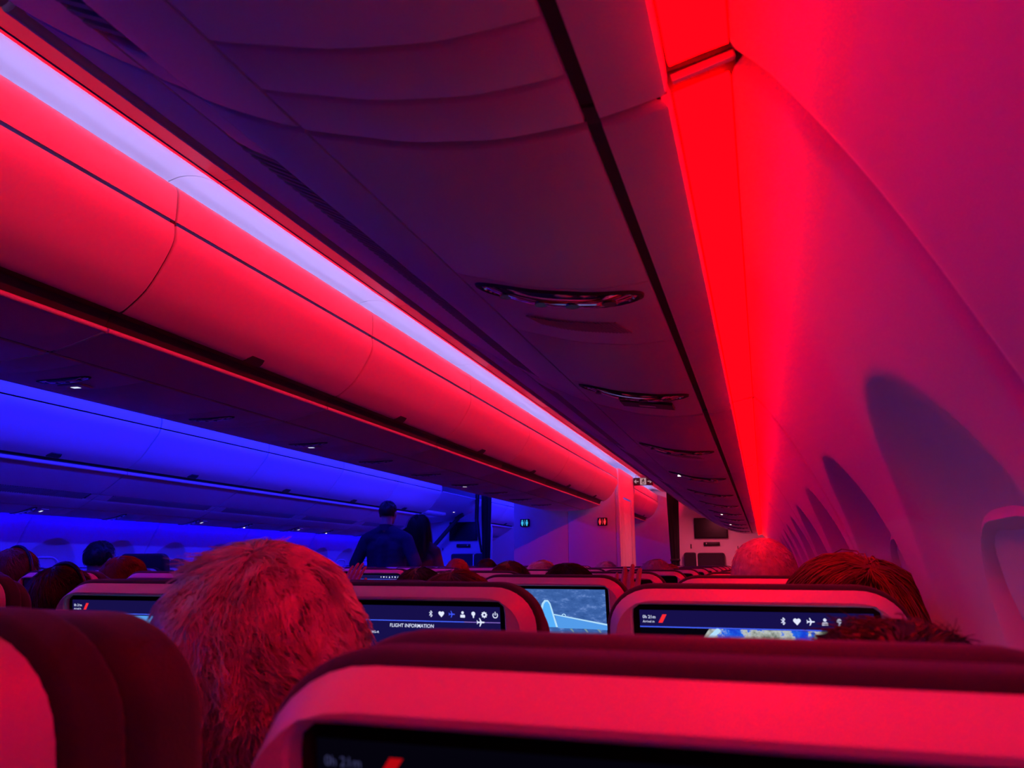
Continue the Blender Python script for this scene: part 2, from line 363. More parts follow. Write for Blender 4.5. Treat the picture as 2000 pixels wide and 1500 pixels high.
def lateral_bin(y0, y1, mirror, label, k, psus, end=False):
    e = empty('overhead_bin', (mx(-0.5) if mirror else -0.5, y0, H + 0.34))
    setp(e, label, 'overhead bin', 'overhead bins above the %s window seats' % ('blue-lit' if mirror else 'red-lit'))
    g = 0.0042; a, b = y0 + g, y1 - g
    P = lambda nm, prof, m_, bk=1, t=0.01, r=0.004: link_w(nm, panel(nm, prof, a, b, t, m_, back=bk, rnd=r, mirror=mirror), e)
    P('outer_trim', TRIM, M['under'], -1, r=0.006)
    link_w('rail', panel('rail', [(-0.092, 0.346), (-0.116, 0.346)], y0, y1, 0.006, M['groove'], back=-1, rnd=0.0005, mirror=mirror), e)
    link_w('rail', panel('rail', [(-0.358, 0.384), (-0.378, 0.394)], y0, y1, 0.006, M['groove'], back=-1, rnd=0.0005, mirror=mirror), e)
    cuts = [a]
    for py in psus:
        r0, r1 = psu_range(py)
        if r1 > a and r0 < b: cuts += [r0 - 0.002, r1 + 0.002]
    if k == 0: cuts += [0.468, 0.471]
    cuts.append(b)
    for i in range(0, len(cuts) - 1, 2):
        if cuts[i + 1] - cuts[i] > 0.02:
            link_w('filler_panel', panel('filler_panel', PSU, cuts[i], cuts[i + 1], 0.008, M['under'], back=-1, rnd=0.0035, mirror=mirror), e)
    P('inner_panel', GRP, M['under'], -1)
    grille_slats(e, mirror, y0, y1, (not mirror) and k in (0, 1))
    link_w('grille_end', panel('grille_end', GRB, a, y0 + 0.13, 0.008, M['under'], back=-1, mirror=mirror), e)
    link_w('grille_end', panel('grille_end', GRB, y1 - 0.06, b, 0.008, M['under'], back=-1, mirror=mirror), e)
    P('lower_panel', LOW, M['under'], -1)
    link_w('edge_lip', lip_mesh('edge_lip', -0.768, 0.6180, a, b, 0.013, mirror, M['bin']), e)
    link_w('channel', panel('channel', [(-0.752, 0.618), (-0.752, 0.640), (-0.770, 0.655)], y0, y1, 0.006, M['dark'], back=-1, mirror=mirror), e)
    d = P('door', DOOR, M['bin'], -1, t=0.014, r=0.006)
    yc = (y0 + y1) / 2
    lt = link('latch', latch_mesh(mirror, yc, (-0.795, 0.660), -60, -1), d)
    P('upper_panel', UPP, M['bin'], -1)
    link_w('joint_backing', panel('joint_backing', [(x + 0.012, z + 0.010) for x, z in DOOR + UPP], y1 - 0.012, y1 + 0.012, 0.003, M['groove'], back=-1, rnd=0.0005, mirror=mirror), e)  # dark strip added behind the door gap to keep light from leaking through
    link_w('joint_backing', panel('joint_backing', [(x, z + 0.010) for x, z in TRIM[3:] + PSU + GRP + LOW], y1 - 0.012, y1 + 0.012, 0.003, M['groove'], back=-1, rnd=0.0005, mirror=mirror), e)  # added dark strip that keeps the underside gap dark
    if end:
        prof = TRIM + PSU + GRP + LOW + DOOR + UPP + [(-0.6, 1.06), (0.1, 1.0), (0.1, 0.40), (-0.03, 0.385)]
        vs_ = [((mx(x) if mirror else x), y1 + 0.0, H + z) for (x, z) in prof]; n = len(vs_)
        vs_ += [(x, y + 0.012, z) for (x, y, z) in vs_]
        fs = [tuple(range(n)), tuple(range(n, 2 * n))] + [(i, (i + 1) % n, n + (i + 1) % n, n + i) for i in range(n)]
        link_w('end_panel', tomesh('end_panel', vs_, fs, M['bin']), e)
    return e
for k in range(0, 8):
    y0 = 0.535 + 1.27 * (k - 1); y1 = y0 + 1.27
    lateral_bin(y0, y1, False, 'overhead bin with dark purple underside on the red side, %s from the camera' % ordn(k), k, PSU_Y, end=(k == 7))
    if k >= 2:
        lateral_bin(y0, y1, True, 'blue-lit overhead bin above the far window seats, %s from the camera' % ordn(k - 2), k, PSU_Y, end=(k == 7))
for k in range(2):
    lateral_bin(11.245 + 1.05 * k, 11.245 + 1.05 * (k + 1), True, 'blue-lit overhead bin beyond the dark curtain, %s of two' % ordn(k), 9, [])

# ------------------------------------------------------------------ centre bins
C_UP = catmull([(-1.78, 1.142), (-1.72, 1.152), (-1.672, 1.146), (-1.648, 1.125), (-1.642, 1.08), (-1.641, 1.0185)], 4)
C_DOOR = catmull([(-1.641, 1.0075), (-1.638, 0.955), (-1.664, 0.894), (-1.72, 0.809), (-1.785, 0.755), (-1.815, 0.740)], 4)
C_LOW = catmull([(-1.872, 0.685), (-1.97, 0.660), (-2.070, 0.639)], 3)
C_PSU = catmull([(-2.084, 0.6365), (-2.15, 0.632), (-2.22, 0.628), (-2.299, 0.626)], 3)
CPSU_Y = [2.02 + 0.78 * k for k in range(0, 10)]
def cpsu_range(y): return (y - 0.12, y + 0.15)
def centre_bin(y0, y1, k, label):
    e = empty('overhead_bin', (CXB, y0, H + 0.62)); setp(e, label, 'overhead bin', 'overhead bins above the centre seats')
    g = 0.0042; a, b = y0 + g, y1 - g
    for mir in (False, CXB):
        P = lambda nm, prof, m_, bk=1, t=0.01, r=0.004: link_w(nm, panel(nm, prof, a, b, t, m_, back=bk, rnd=r, mirror=mir), e)
        P('upper_panel', C_UP, M['bin'], -1)
        link_w('joint_backing', panel('joint_backing', [(x - 0.012, z) for x, z in C_UP[4:] + C_DOOR], y1 - 0.012, y1 + 0.012, 0.003, M['groove'], back=-1, rnd=0.0005, mirror=mir), e)  # dark strip added behind the gap between doors against leaking light
        d = P('door', C_DOOR, M['bin'], -1, t=0.014, r=0.006)
        link('latch', latch_mesh(mir, (y0 + y1) / 2, (-1.808, 0.748), 52), d)
        link_w('channel', panel('channel', [(-1.812, 0.744), (-1.852, 0.742), (-1.868, 0.70)], y0, y1, 0.006, M['dark'], back=-1, mirror=mir), e)
        link_w('edge_lip', lip_mesh('edge_lip', -1.864, 0.6925, a, b, 0.0085, mir, M['bin']), e)
        P('lower_panel', C_LOW, M['under'], -1)
        link_w('rail', panel('rail', [(-2.064, 0.646), (-2.09, 0.643)], y0, y1, 0.004, M['groove'], back=-1, rnd=0.0005, mirror=mir), e)
        cuts = [a]
        if True:
            for py in CPSU_Y[:9]:
                r0, r1 = cpsu_range(py)
                if r1 > a and r0 < b: cuts += [max(r0 - 0.002, a), min(r1 + 0.002, b)]
        cuts.append(b)
        for i in range(0, len(cuts) - 1, 2):
            if cuts[i + 1] - cuts[i] > 0.02:
                link_w('filler_panel', panel('filler_panel', C_PSU, cuts[i], cuts[i + 1], 0.008, M['under'], back=-1, rnd=0.003, mirror=mir), e)
for k in range(0, 8):
    y0 = 0.493 + 1.27 * (k - 1)
    if k == 0: continue
    centre_bin(y0, y0 + 1.27, k, 'red curved overhead bin over the centre seats, %s from the camera' % ordn(k - 1))
for k in range(2):
    centre_bin(10.72 + 1.27 * k, 10.72 + 1.27 * (k + 1), 9, 'red overhead bin beyond the lavatory block, %s of two' % ordn(k))

# ------------------------------------------------------------------ passenger service panels (reading lights, speaker, signs)
def disc(bm, c, r, nrm, th=0.003, seg=14):
    n = Vector(nrm).normalized(); tube(bm, Vector(c) - n * th / 2, Vector(c) + n * th / 2, r, seg=seg)
def prof_at(prof, x):
    best = min(range(len(prof) - 1), key=lambda i: abs((prof[i][0] + prof[i + 1][0]) / 2 - x)); a, b = prof[best], prof[best + 1]
    t = (x - a[0]) / (b[0] - a[0]) if b[0] != a[0] else 0
    return a[1] + (b[1] - a[1]) * t
def oval_ring(prof, xc, yc, hx, hy, drop, mirror, n=40, pw=2.6):
    pts = []
    for k in range(n):
        a = 2 * PI * k / n; ca, sa = math.cos(a), math.sin(a)
        x = xc + hx * math.copysign(abs(ca) ** (2 / pw), ca); y = yc + hy * math.copysign(abs(sa) ** (2 / pw), sa)
        pts.append((mx(x) if mirror else x, y, H + prof_at(prof, x) - drop))
    return pts
def service_panel(prof, py, rng, xc, hx, hy, mirror, label, group, sign=None, spots=(), speaker=True):
    r0, r1 = rng
    e = empty('service_panel', (mx(xc) if mirror else xc, py, H + prof_at(prof, xc))); setp(e, label, 'service panel', group)
    link_w('cover', panel('cover', prof, r0, r1, 0.008, M['under'], back=-1, rnd=0.0035, mirror=mirror), e)
    R = lambda s, d: oval_ring(prof, xc, py, hx * s, hy * (s if s > 0.9 else s), d, mirror)
    v, f = ring_stack([R(1.10, -0.004), R(1.08, 0.003), R(1.03, 0.0045), R(1.0, 0.002)])
    link_w('bezel', tomesh('bezel', v, f, M['dark'], True), e)
    v, f = ring_stack([R(1.0, 0.002), R(0.97, 0.0035), R(0.93, 0.0015)])
    link_w('trim_ring', tomesh('trim_ring', v, f, M['chrome'], True), e)
    rr = [R(0.94, 0.002), R(0.75, 0.0065), R(0.5, 0.0095), R(0.2, 0.011)]; v, f = ring_stack(rr); n = len(rr[0]); f.append(tuple(range(3 * n, 4 * n)))
    ln = link_w('lens', tomesh('lens', v, f, M['glass'], True), e)
    for i, dx in enumerate((-0.66, -0.2, 0.2, 0.66)):
        bm = bmesh.new(); x = xc + hx * dx; disc(bm, (mx(x) if mirror else x, py, H + prof_at(prof, x) - (0.0075 if abs(dx) > 0.5 else 0.0105)), hy * 0.36, (0, 0, 1))
        link('reading_light', bm_mesh('reading_light', bm, M['spot'] if i in spots else M['spotoff'], True), ln)
    if speaker:
        bm = bmesh.new(); yc = py + (r1 - py) * 0.58
        for i in range(26):
            x = xc + hx * 0.62 * (i / 12.5 - 1)
            bbox(bm, Vector((mx(x) if mirror else x, yc, H + prof_at(prof, x) - 0.0008)), (0.0028, 0.055, 0.002), rot=Matrix.Rotation(math.radians(16 if mirror else -16), 3, 'Z'))
        so = link_w('speaker_slots', bm_mesh('speaker_slots', bm, M['slot']), e); so['kind'] = 'stuff'
    if sign:
        sx, sy0, sy1, hw, m1 = sign
        z = H + prof_at(prof, sx); sl = (prof_at(prof, sx + 0.02) - prof_at(prof, sx - 0.02)) / 0.04
        bm = bmesh.new(); bbox(bm, Vector((mx(sx) if mirror else sx, (sy0 + sy1) / 2, z - 0.004)), (hw * 2, sy1 - sy0, 0.006), 0.001, rot=Matrix.Rotation(math.atan(-sl) * (-1 if mirror else 1), 3, 'Y'))
        sg = link_w('sign_card', bm_mesh('sign_card', bm, m1), e)
        bm = bmesh.new(); bbox(bm, Vector((mx(sx) if mirror else sx, (sy0 + sy1) / 2, z - 0.0078)), (hw * 0.62, (sy1 - sy0) * 0.26, 0.001), rot=Matrix.Rotation(math.atan(-sl) * (-1 if mirror else 1), 3, 'Y'))
        so = link('sign_lettering', bm_mesh('sign_lettering', bm, M['card'] if m1 is M['carddk'] else M['ink']), sg)
    return e
for i, py in enumerate(PSU_Y):
    sp = (0,) if i == 4 else ((1,) if i in (7, 9) else ())
    sign = (-0.215, py + 0.045, py + 0.10, 0.056, M['carddk']) if i == 2 else None
    nm = {0: 'oval reading-light lens on the underside right above the camera', 1: 'large oval reading-light lens with speaker slots overhead, closest to the camera', 2: 'oval reading-light lens overhead with a dark sign card behind it'}.get(i, 'oval reading-light lens on the dark underside, %s from the camera' % ordn(i - 1))
    service_panel(PSU, py, psu_range(py), -0.235, 0.105, 0.026, False, nm, 'service panels above the red-lit window seats', sign, sp, speaker=(i != 2))
C_FULL = C_PSU + [(2 * CXB - x, z) for x, z in reversed(C_PSU[:-1])]
for i, py in enumerate(CPSU_Y[:9]):
    sign = (-2.33, py + 0.05, py + 0.115, 0.05, M['card']) if i in (0, 2, 5) else None
    service_panel(C_FULL, py, cpsu_range(py), -2.30, 0.11, 0.022, False, 'blue-glinting light lens under the centre bins, %s from the camera' % ordn(i), 'service panels under the centre bins', sign, (), speaker=False)
for i, py in enumerate(PSU_Y):
    if py < 2.2: continue
    sign = (-0.30, py + 0.05, py + 0.11, 0.04, M['card']) if i % 2 == 1 else None
    service_panel(PSU, py, psu_range(py), -0.235, 0.105, 0.026, True, 'light lens under the blue-lit side bins, %s from the camera' % ordn(i - 3), 'service panels above the blue-lit window seats', sign, (1,) if i in (8, 10) else (), speaker=False)

# ------------------------------------------------------------------ front of the cabin: lavatory block, partitions, curtains, signs
YL = 9.50
lav = empty('lavatory_block', (-2.33, YL, 0)); setp(lav, 'tall lavatory block with a pale front wall lit blue to magenta', 'lavatory')
def wbox(nm, x0, x1, y0, y1, z0, z1, m_, e, bev=0.0):
    return link_w(nm, box_mesh(nm, ((x0 + x1) / 2, (y0 + y1) / 2, (z0 + z1) / 2), (x1 - x0, y1 - y0, z1 - z0), m_, bev), e)
wbox('front_panel', -3.01, -2.30, YL, YL + 0.03, 0.01, 2.36, M['panelw'], lav, 0.004)
wbox('front_panel', -2.297, -1.70, YL, YL + 0.03, 0.01, 2.36, M['panelw'], lav, 0.004)
wbox('corner_post', -1.70, -1.645, YL, YL + 0.10, 0.01, 2.36, M['panelw'], lav, 0.015)
wbox('side_panel', -1.66, -1.645, YL + 0.10, YL + 0.30, 0.01, 2.36, M['panelw'], lav)
wbox('side_panel', -1.66, -1.645, YL + 0.92, YL + 1.16, 0.01, 2.36, M['panelw'], lav)
wbox('side_panel', -1.66, -1.645, YL + 0.30, YL + 0.92, 2.02, 2.36, M['panelw'], lav)
dr = wbox('lavatory_door', -1.668, -1.652, YL + 0.31, YL + 0.91, 0.03, 2.0, M['panelw'], lav, 0.003)
for yy in (YL + 0.47, YL + 0.75):
    o = link('door_leaf', box_mesh('door_leaf', (-1.651, yy, 1.25), (0.006, 0.22, 1.15), M['panelw'], 0.002), dr)
wbox('back_panel', -3.01, -1.645, YL + 1.13, YL + 1.16, 0.01, 2.36, M['panelw'], lav)
wbox('side_panel', -3.01, -2.995, YL + 0.03, YL + 1.13, 0.01, 2.36, M['panelw'], lav)
def pictogram_sign(x, z, col, nm, label):
    e = empty('lavatory_sign', (x, YL, z)); setp(e, label, 'sign')
    wbox('sign_box', x - 0.06, x + 0.06, YL - 0.022, YL, z - 0.048, z + 0.048, M['black'], e, 0.008)
    for dx in (-0.03, 0.03):
        bm = bmesh.new(); tube(bm, (x + dx, YL - 0.026, z + 0.027), (x + dx, YL - 0.022, z + 0.027), 0.009)
        bbox(bm, Vector((x + dx, YL - 0.024, z - 0.002)), (0.028, 0.003, 0.034)); bbox(bm, Vector((x + dx, YL - 0.024, z - 0.026)), (0.016, 0.003, 0.024))
        link_w('person_symbol', bm_mesh('person_symbol', bm, col), e)
    bm = bmesh.new(); bbox(bm, Vector((x, YL - 0.024, z)), (0.003, 0.003, 0.07)); link_w('divider', bm_mesh('divider', bm, col), e)
M['signcyan'] = emis('sign_cyan', (0.05, 0.5, 0.9), 0.9); M['signred'] = emis('sign_red', (1.0, 0.03, 0.05), 1.0)
pictogram_sign(-2.86, 1.70, M['signcyan'], 'c', 'small cyan lit lavatory occupancy sign on the blue wall')
pictogram_sign(-1.86, 1.70, M['signred'], 'r', 'small red lit lavatory occupancy sign on the magenta wall')

def partition(mir):
    X = (lambda x: mx(x)) if mir else (lambda x: x)
    c = 'blue' if mir else 'pink'; yp = 11.2
    e = empty('partition', (X(-0.5), yp, 0)); setp(e, 'class divider wall lit %s, carrying a dark monitor' % c, 'partition')
    def wb(nm, x0, x1, y0, y1, z0, z1, m_, bev=0.0, par=None):
        a, b = sorted((X(x0), X(x1))); return link_w(nm, box_mesh(nm, ((a + b) / 2, (y0 + y1) / 2, (z0 + z1) / 2), (b - a, y1 - y0, z1 - z0), m_, bev), par or e)
    prof = [(-1.12, 0.02), (-1.12, 1.72), (-1.02, 2.02), (-0.95, 2.37), (0.10, 2.37), (0.10, 1.45), (0.24, 1.0), (0.20, 0.02)]
    vs_ = [(X(x), yp, z) for x, z in prof]; n = len(vs_); vs_ += [(x, y + 0.04, z) for x, y, z in vs_]
    link_w('wall_panel', tomesh('wall_panel', vs_, [tuple(range(n)), tuple(range(n, 2 * n))] + [(i, (i + 1) % n, n + (i + 1) % n, n + i) for i in range(n)], M['panelw']), e)
    wb('switch_plate', -0.96, -0.945, yp - 0.006, yp, 1.40, 1.46, M['dark']); wb('switch_plate', -0.33, -0.32, yp - 0.006, yp, 1.39, 1.43, M['dark'])
    t = empty('monitor', (X(-0.67), yp, 1.68)); setp(t, 'black flat monitor mounted on the %s-lit divider wall' % c, 'monitor')
    wb('monitor_case', -0.895, -0.445, yp - 0.05, yp, 1.535, 1.815, M['black'], 0.008, t); wb('monitor_screen', -0.88, -0.46, yp - 0.053, yp - 0.05, 1.55, 1.80, M['bezel'], 0.0, t)
    h = empty('phone_cradle', (X(-0.67), yp, 1.46)); setp(h, 'dark intercom cradle below the monitor on the %s wall' % c, 'intercom')
    wb('cradle', -0.78, -0.56, yp - 0.035, yp, 1.435, 1.485, M['black'], 0.006, h); wb('handset', -0.73, -0.61, yp - 0.055, yp - 0.033, 1.445, 1.475, M['dark'], 0.008, h); wb('key', -0.745, -0.735, yp - 0.038, yp - 0.034, 1.455, 1.475, M['card'], 0.0, h)
    j = empty('crew_seat', (X(-0.75), yp - 0.12, 0)); setp(j, 'folded dark crew seat against the %s divider wall' % c, 'crew seat')
    wb('backrest', -1.05, -0.88, yp - 0.12, yp, 0.45, 1.345, M['fabric'], 0.03, j); wb('backrest', -0.865, -0.50, yp - 0.12, yp, 0.45, 1.34, M['fabric'], 0.03, j); wb('folded_seat', -1.0, -0.52, yp - 0.20, yp - 0.12, 0.35, 0.75, M['fabric'], 0.03, j)
    wb('harness', -0.88, -0.865, yp - 0.125, yp - 0.11, 0.6, 1.33, M['card'], 0.0, j); wb('mount', -1.02, -0.52, yp - 0.1, yp, 0.0, 0.45, M['dark'], 0.0, j)
partition(False); partition(True)
# slanting assist rail beside the blue divider
ar = empty('assist_rail', (-4.55, 10.95, 1.2)); setp(ar, 'dark slanting rail beside the blue divider wall', 'rail')
bm = bmesh.new(); tube(bm, (-4.33, 10.9, 1.86), (-4.86, 10.9, 1.30), 0.032); link_w('tube', bm_mesh('tube', bm, M['dark'], True), ar)
bm = bmesh.new(); bbox(bm, Vector((-4.31, 10.9, 1.88)), (0.16, 0.05, 0.06), 0.02, Matrix.Rotation(-0.5, 3, 'Y')); link_w('bracket', bm_mesh('bracket', bm, M['dark'], True), ar)
# door-zone ceiling ahead of the side bins
for mir in (False, True):
    X = (lambda x: mx(x)) if mir else (lambda x: x)
    pr = catmull([(-1.03, 0.93), (-0.85, 0.80), (-0.5, 0.66), (0.05, 0.60)], 4)
    o = link('ceiling_doorway_panel', panel('ceiling_doorway_panel', pr, 9.47, 11.18, 0.012, M['under'], back=-1, mirror=mir)); setp(o, kind='structure', label='sloping lining above the exit door area, %s side' % ('blue' if mir else 'red'))
    for j, (x, y) in enumerate(((-0.72, 10.6), (-0.45, 10.0))):
        e = empty('spot_light', (X(x), y, H + prof_at(pr, x))); setp(e, 'tiny round ceiling spot near the %s exit door, %s of two' % ('blue' if mir else 'red', ordn(j)), 'light')
        bm = bmesh.new(); tube(bm, (X(x), y, H + prof_at(pr, x) - 0.006), (X(x), y, H + prof_at(pr, x)), 0.04, seg=16); link_w('ring', bm_mesh('ring', bm, M['metal'], True), e)
        bm = bmesh.new(); tube(bm, (X(x), y, H + prof_at(pr, x) - 0.008), (X(x), y, H + prof_at(pr, x) - 0.005), 0.03, seg=16); link_w('bulb', bm_mesh('bulb', bm, M['spot'], True), e)
# made-up fixtures around the added doorway fills, under the lining
for mir, cn in ((False, 'red'), (True, 'blue')):
    xx = mx(-0.62) if mir else -0.62
    e = empty('fill_lamp', (xx, 10.05, H + 0.68)); setp(e, 'slim added fill lamp above the %s exit door area' % cn, 'light')
    wbox('housing', xx - 0.07, xx + 0.07, 9.68, 10.42, H + 0.672, H + 0.73, M['panelw'], e, 0.008)
    wbox('diffuser', xx - 0.055, xx + 0.055, 9.70, 10.40, H + 0.664, H + 0.671, M['card'], e, 0.002)
# curtains tied back at the class divider
def curtain(xc, yc, label, wid):
    e = empty('curtain', (xc, yc, 2.3)); setp(e, label, 'curtain')
    rings = []
    for z in [2.36, 2.2, 2.0, 1.8, 1.6, 1.4, 1.2, 0.9, 0.5, 0.1]:
        wz = wid * (1.0 if z > 2.1 else 0.72 + 0.28 * max(0, (z - 1.2) / 0.9) if z > 1.2 else 0.7)
        lp = []
        for k in range(48):
            a = 2 * PI * k / 48; r = 1 + 0.10 * math.sin(9 * a + z * 1.3)
            lp.append((xc + wz * r * math.cos(a), yc + 0.075 * r * math.sin(a), z))
        rings.append(lp)
    v, f = ring_stack(rings); n = 48; f.append(tuple(range(n))); f.append(tuple(range(len(v) - n, len(v))))
    link_w('cloth', tomesh('cloth', v, f, M['curtain'], True), e)
    bm = bmesh.new(); bbox(bm, Vector((xc, yc, 2.365)), (wid * 2.4, 0.05, 0.02), 0.004); link_w('curtain_rail', bm_mesh('curtain_rail', bm, M['metal'], True), e)
    bm = bmesh.new(); bbox(bm, Vector((xc, yc, 1.24)), (wid * 1.55, 0.17, 0.035), 0.01); link_w('tie_band', bm_mesh('tie_band', bm, M['black'], True), e)
curtain(-1.135, 10.8, 'tied dark curtain in front of the pink divider wall', 0.075)
curtain(mx(-1.135) + 0.04, 10.8, 'tied dark curtain between the blue divider wall and lavatory', 0.07)
bm = bmesh.new(); tube(bm, (-3.98, 10.75, 1.82), (-3.90, 10.75, 1.35), 0.03, 0.012); tube(bm, (-3.98, 10.75, 1.82), (-3.97, 10.75, 2.3), 0.03, 0.03)
st = link('hanging_strap', bm_mesh('hanging_strap', bm, M['black'], True)); setp(st, 'black strap hanging beside the curtain near the blue monitor', 'strap')
# exit sign hanging over the aisle
ES = empty('exit_sign', (-1.50, 10.6, 2.30)); setp(ES, 'hanging exit sign with arrows on both sides and a running figure', 'sign')
wbox('sign_case', -1.635, -1.365, 10.6, 10.64, 2.24, 2.345, M['black'], ES, 0.01)
M['signpink'] = emis('exit_sign_face', (0.75, 0.40, 0.45), 0.55); M['signdk'] = mat('exit_sign_dark', (0.03, 0.06, 0.05), 0.5)
wbox('arrow_field', -1.63, -1.545, 10.597, 10.6, 2.247, 2.338, M['signdk'], ES); wbox('arrow_field', -1.455, -1.37, 10.597, 10.6, 2.247, 2.338, M['signdk'], ES); wbox('figure_field', -1.542, -1.458, 10.597, 10.6, 2.247, 2.338, M['signpink'], ES)
for s, xc in ((-1, -1.588), (1, -1.412)):
    bm = bmesh.new(); bbox(bm, Vector((xc, 10.5955, 2.292)), (0.055, 0.003, 0.012))
    for q in (-1, 1): bbox(bm, Vector((xc + s * 0.017, 10.5955, 2.292 + q * 0.011)), (0.034, 0.003, 0.011), rot=Matrix.Rotation(s * q * math.radians(42), 3, 'Y'))
    link_w('arrow', bm_mesh('arrow', bm, M['signpink']), ES)
bm = bmesh.new(); tube(bm, (-1.494, 10.594, 2.32), (-1.494, 10.597, 2.32), 0.009)
for c, s, r in (((-1.5, 10.5955, 2.295), (0.014, 0.003, 0.036), 0.2), ((-1.488, 10.5955, 2.30), (0.03, 0.003, 0.008), 0.5), ((-1.513, 10.5955, 2.27), (0.008, 0.003, 0.032), -0.7), ((-1.487, 10.5955, 2.268), (0.008, 0.003, 0.034), 0.6), ((-1.513, 10.5955, 2.30), (0.024, 0.003, 0.008), -0.7)):
    bbox(bm, Vector(c), s, rot=Matrix.Rotation(r, 3, 'Y'))
link_w('running_figure', bm_mesh('running_figure', bm, M['signdk']), ES)
for xx in (-1.6, -1.4): wbox('hanger', xx - 0.005, xx + 0.005, 10.615, 10.625, 2.345, 2.376, M['metal'], ES)
o = link('wall_front', box_mesh('wall_front', (CX, YF - 0.02, 1.25), (5.9, 0.04, 2.5), M['panelw'])); setp(o, kind='structure', label='pale wall closing the cabin far ahead')

# ------------------------------------------------------------------ seats
ZT = 1.164                               # top of the seat shell
def shear(v): return (v[0], v[1] + (ZT - v[2]) * 0.16, v[2])
def outline(hw, top, r, bot, n=10):
    pts = [(-hw, bot)]
    for k in range(n + 1):
        a = PI - (PI / 2) * k / n; pts.append((-hw + r + r * math.cos(a), top - r * 0.92 + r * 0.92 * math.sin(a)))
    for k in range(n + 1):
        a = PI / 2 - (PI / 2) * k / n; pts.append((hw - r + r * math.cos(a), top - r * 0.92 + r * 0.92 * math.sin(a)))
    pts.append((hw, bot)); return pts
def cast(poly, c, n=72):
    out = []
    for k in range(n):
        a = 2 * PI * (k + 0.5) / n; d = (math.cos(a), math.sin(a)); best = None
        for i in range(len(poly)):
            p, q = poly[i], poly[(i + 1) % len(poly)]; ex, ez = q[0] - p[0], q[1] - p[1]
            den = d[0] * ez - d[1] * ex
            if abs(den) < 1e-12: continue
            t = ((p[0] - c[0]) * ez - (p[1] - c[1]) * ex) / den; u = ((p[0] - c[0]) * d[1] - (p[1] - c[1]) * d[0]) / den
            if t > 0 and -1e-6 <= u <= 1 + 1e-6 and (best is None or t > best): best = t
        out.append((c[0] + d[0] * best, c[1] + d[1] * best))
    return out
SC = (0.0, 1.0555)                        # centre of the screen opening
def seat_shell_mesh():
    N = 120
    def ring(hw, top, r, y): return [shear((p[0], y, p[1])) for p in cast(outline(hw, top, r, 0.50), SC, N)]
    def rr(hw, hh, r, y): return [shear((p[0], y, p[1])) for p in cast([(SC[0] + q[0], SC[1] + q[1]) for q in rrect(hw, hh, r, 8)], SC, N)]
    rings = [ring(0.192, ZT + 0.001, 0.062, 0.050), ring(0.1935, ZT + 0.002, 0.062, 0.034), ring(0.1925, ZT + 0.0012, 0.061, 0.030), ring(0.181, ZT - 0.0105, 0.054, 0.002), ring(0.179, ZT - 0.013, 0.052, -0.001),
             rr(0.1580, 0.0925, 0.014, -0.001), rr(0.1560, 0.0905, 0.012, 0.001), rr(0.1555, 0.0900, 0.012, 0.011)]
    v, f = ring_stack(rings); f.append(tuple(range(N)))
    return tomesh('back_shell', v, f, M['shell'], True)
def slab(name, hw, top, r, bot, y0, y1, rnd, m_, flare=0.0):
    """A padded cushion: outline rings along y with rounded shoulders."""
    pts = lambda ins: outline(hw - ins, top - ins, max(0.01, r - ins * 0.5), bot + ins, 12)
    rings = []; k = 6
    for i in range(k + 1):
        a = (PI / 2) * i / k; rings.append([shear((p[0], y0 + rnd * (1 - math.sin(a)), p[1])) for p in pts(rnd * (1 - math.cos(PI / 2 - a)) if False else rnd * (1 - math.sin(a)) ** 1.0 * (1 - math.sin(a)) + 0)])
    rings = []
    for i in range(k + 1):
        a = (PI / 2) * i / k; rings.append([shear((p[0], y0 + rnd * (1 - math.cos(a)), p[1])) for p in pts(rnd * (1 - math.sin(a)))])
    for i in range(k, -1, -1):
        a = (PI / 2) * i / k; rings.append([shear((p[0] * (1 + flare), y1 - rnd * (1 - math.cos(a)), p[1])) for p in pts(rnd * (1 - math.sin(a)))])
    v, f = ring_stack(rings); n = len(rings[0]); f.append(tuple(range(n))); f.append(tuple(range(len(v) - n, len(v))))
    return tomesh(name, v, f, m_, True)
SM = {}
SM['shell'] = seat_shell_mesh()
SM['cushion'] = slab('back_cushion', 0.1985, ZT + 0.0085, 0.068, 0.48, 0.030, 0.080, 0.014, M['fabric'])
SM['headrest'] = slab('headrest', 0.195, ZT - 0.006, 0.07, 0.90, 0.072, 0.115, 0.018, M['fabric2'])
SM['proud'] = slab('headrest', 0.196, ZT + 0.013, 0.07, 0.90, 0.070, 0.115, 0.018, M['fabric2'])
SM['wing'] = slab('headrest', 0.204, ZT + 0.004, 0.062, 0.90, 0.070, 0.136, 0.02, M['fabric2'])
SM['raised'] = slab('headrest', 0.19, ZT + 0.10, 0.05, 0.98, 0.078, 0.150, 0.022, M['fabric2'])
SM['pan'] = box_mesh('seat_cushion', (0, 0.42, 0.44), (0.43, 0.46, 0.11), M['fabric'], 0.03)
SM['tray'] = box_mesh('tray_table', (0, 0.045, 0.80), (0.36, 0.02, 0.24), M['shell'], 0.006, Matrix.Rotation(math.atan(0.16), 3, 'X'))
SM['arm'] = box_mesh('armrest', (0.247, 0.33, 0.64), (0.045, 0.40, 0.05), M['black'], 0.012)
SM['armpost'] = box_mesh('armrest_post', (0.247, 0.24, 0.52), (0.03, 0.06, 0.22), M['black'], 0.008)
SM['leg'] = box_mesh('leg', (0, 0.30, 0.20), (0.035, 0.06, 0.40), M['metal'], 0.006)
SM['frame'] = box_mesh('seat_frame', (0, 0.40, 0.375), (0.47, 0.08, 0.04), M['metal'], 0.01)
def on_screen(pts_xy, y=0.0): pass
DW, DT, DB = 0.1465, 1.1382, 0.9722      # display half width, top and bottom
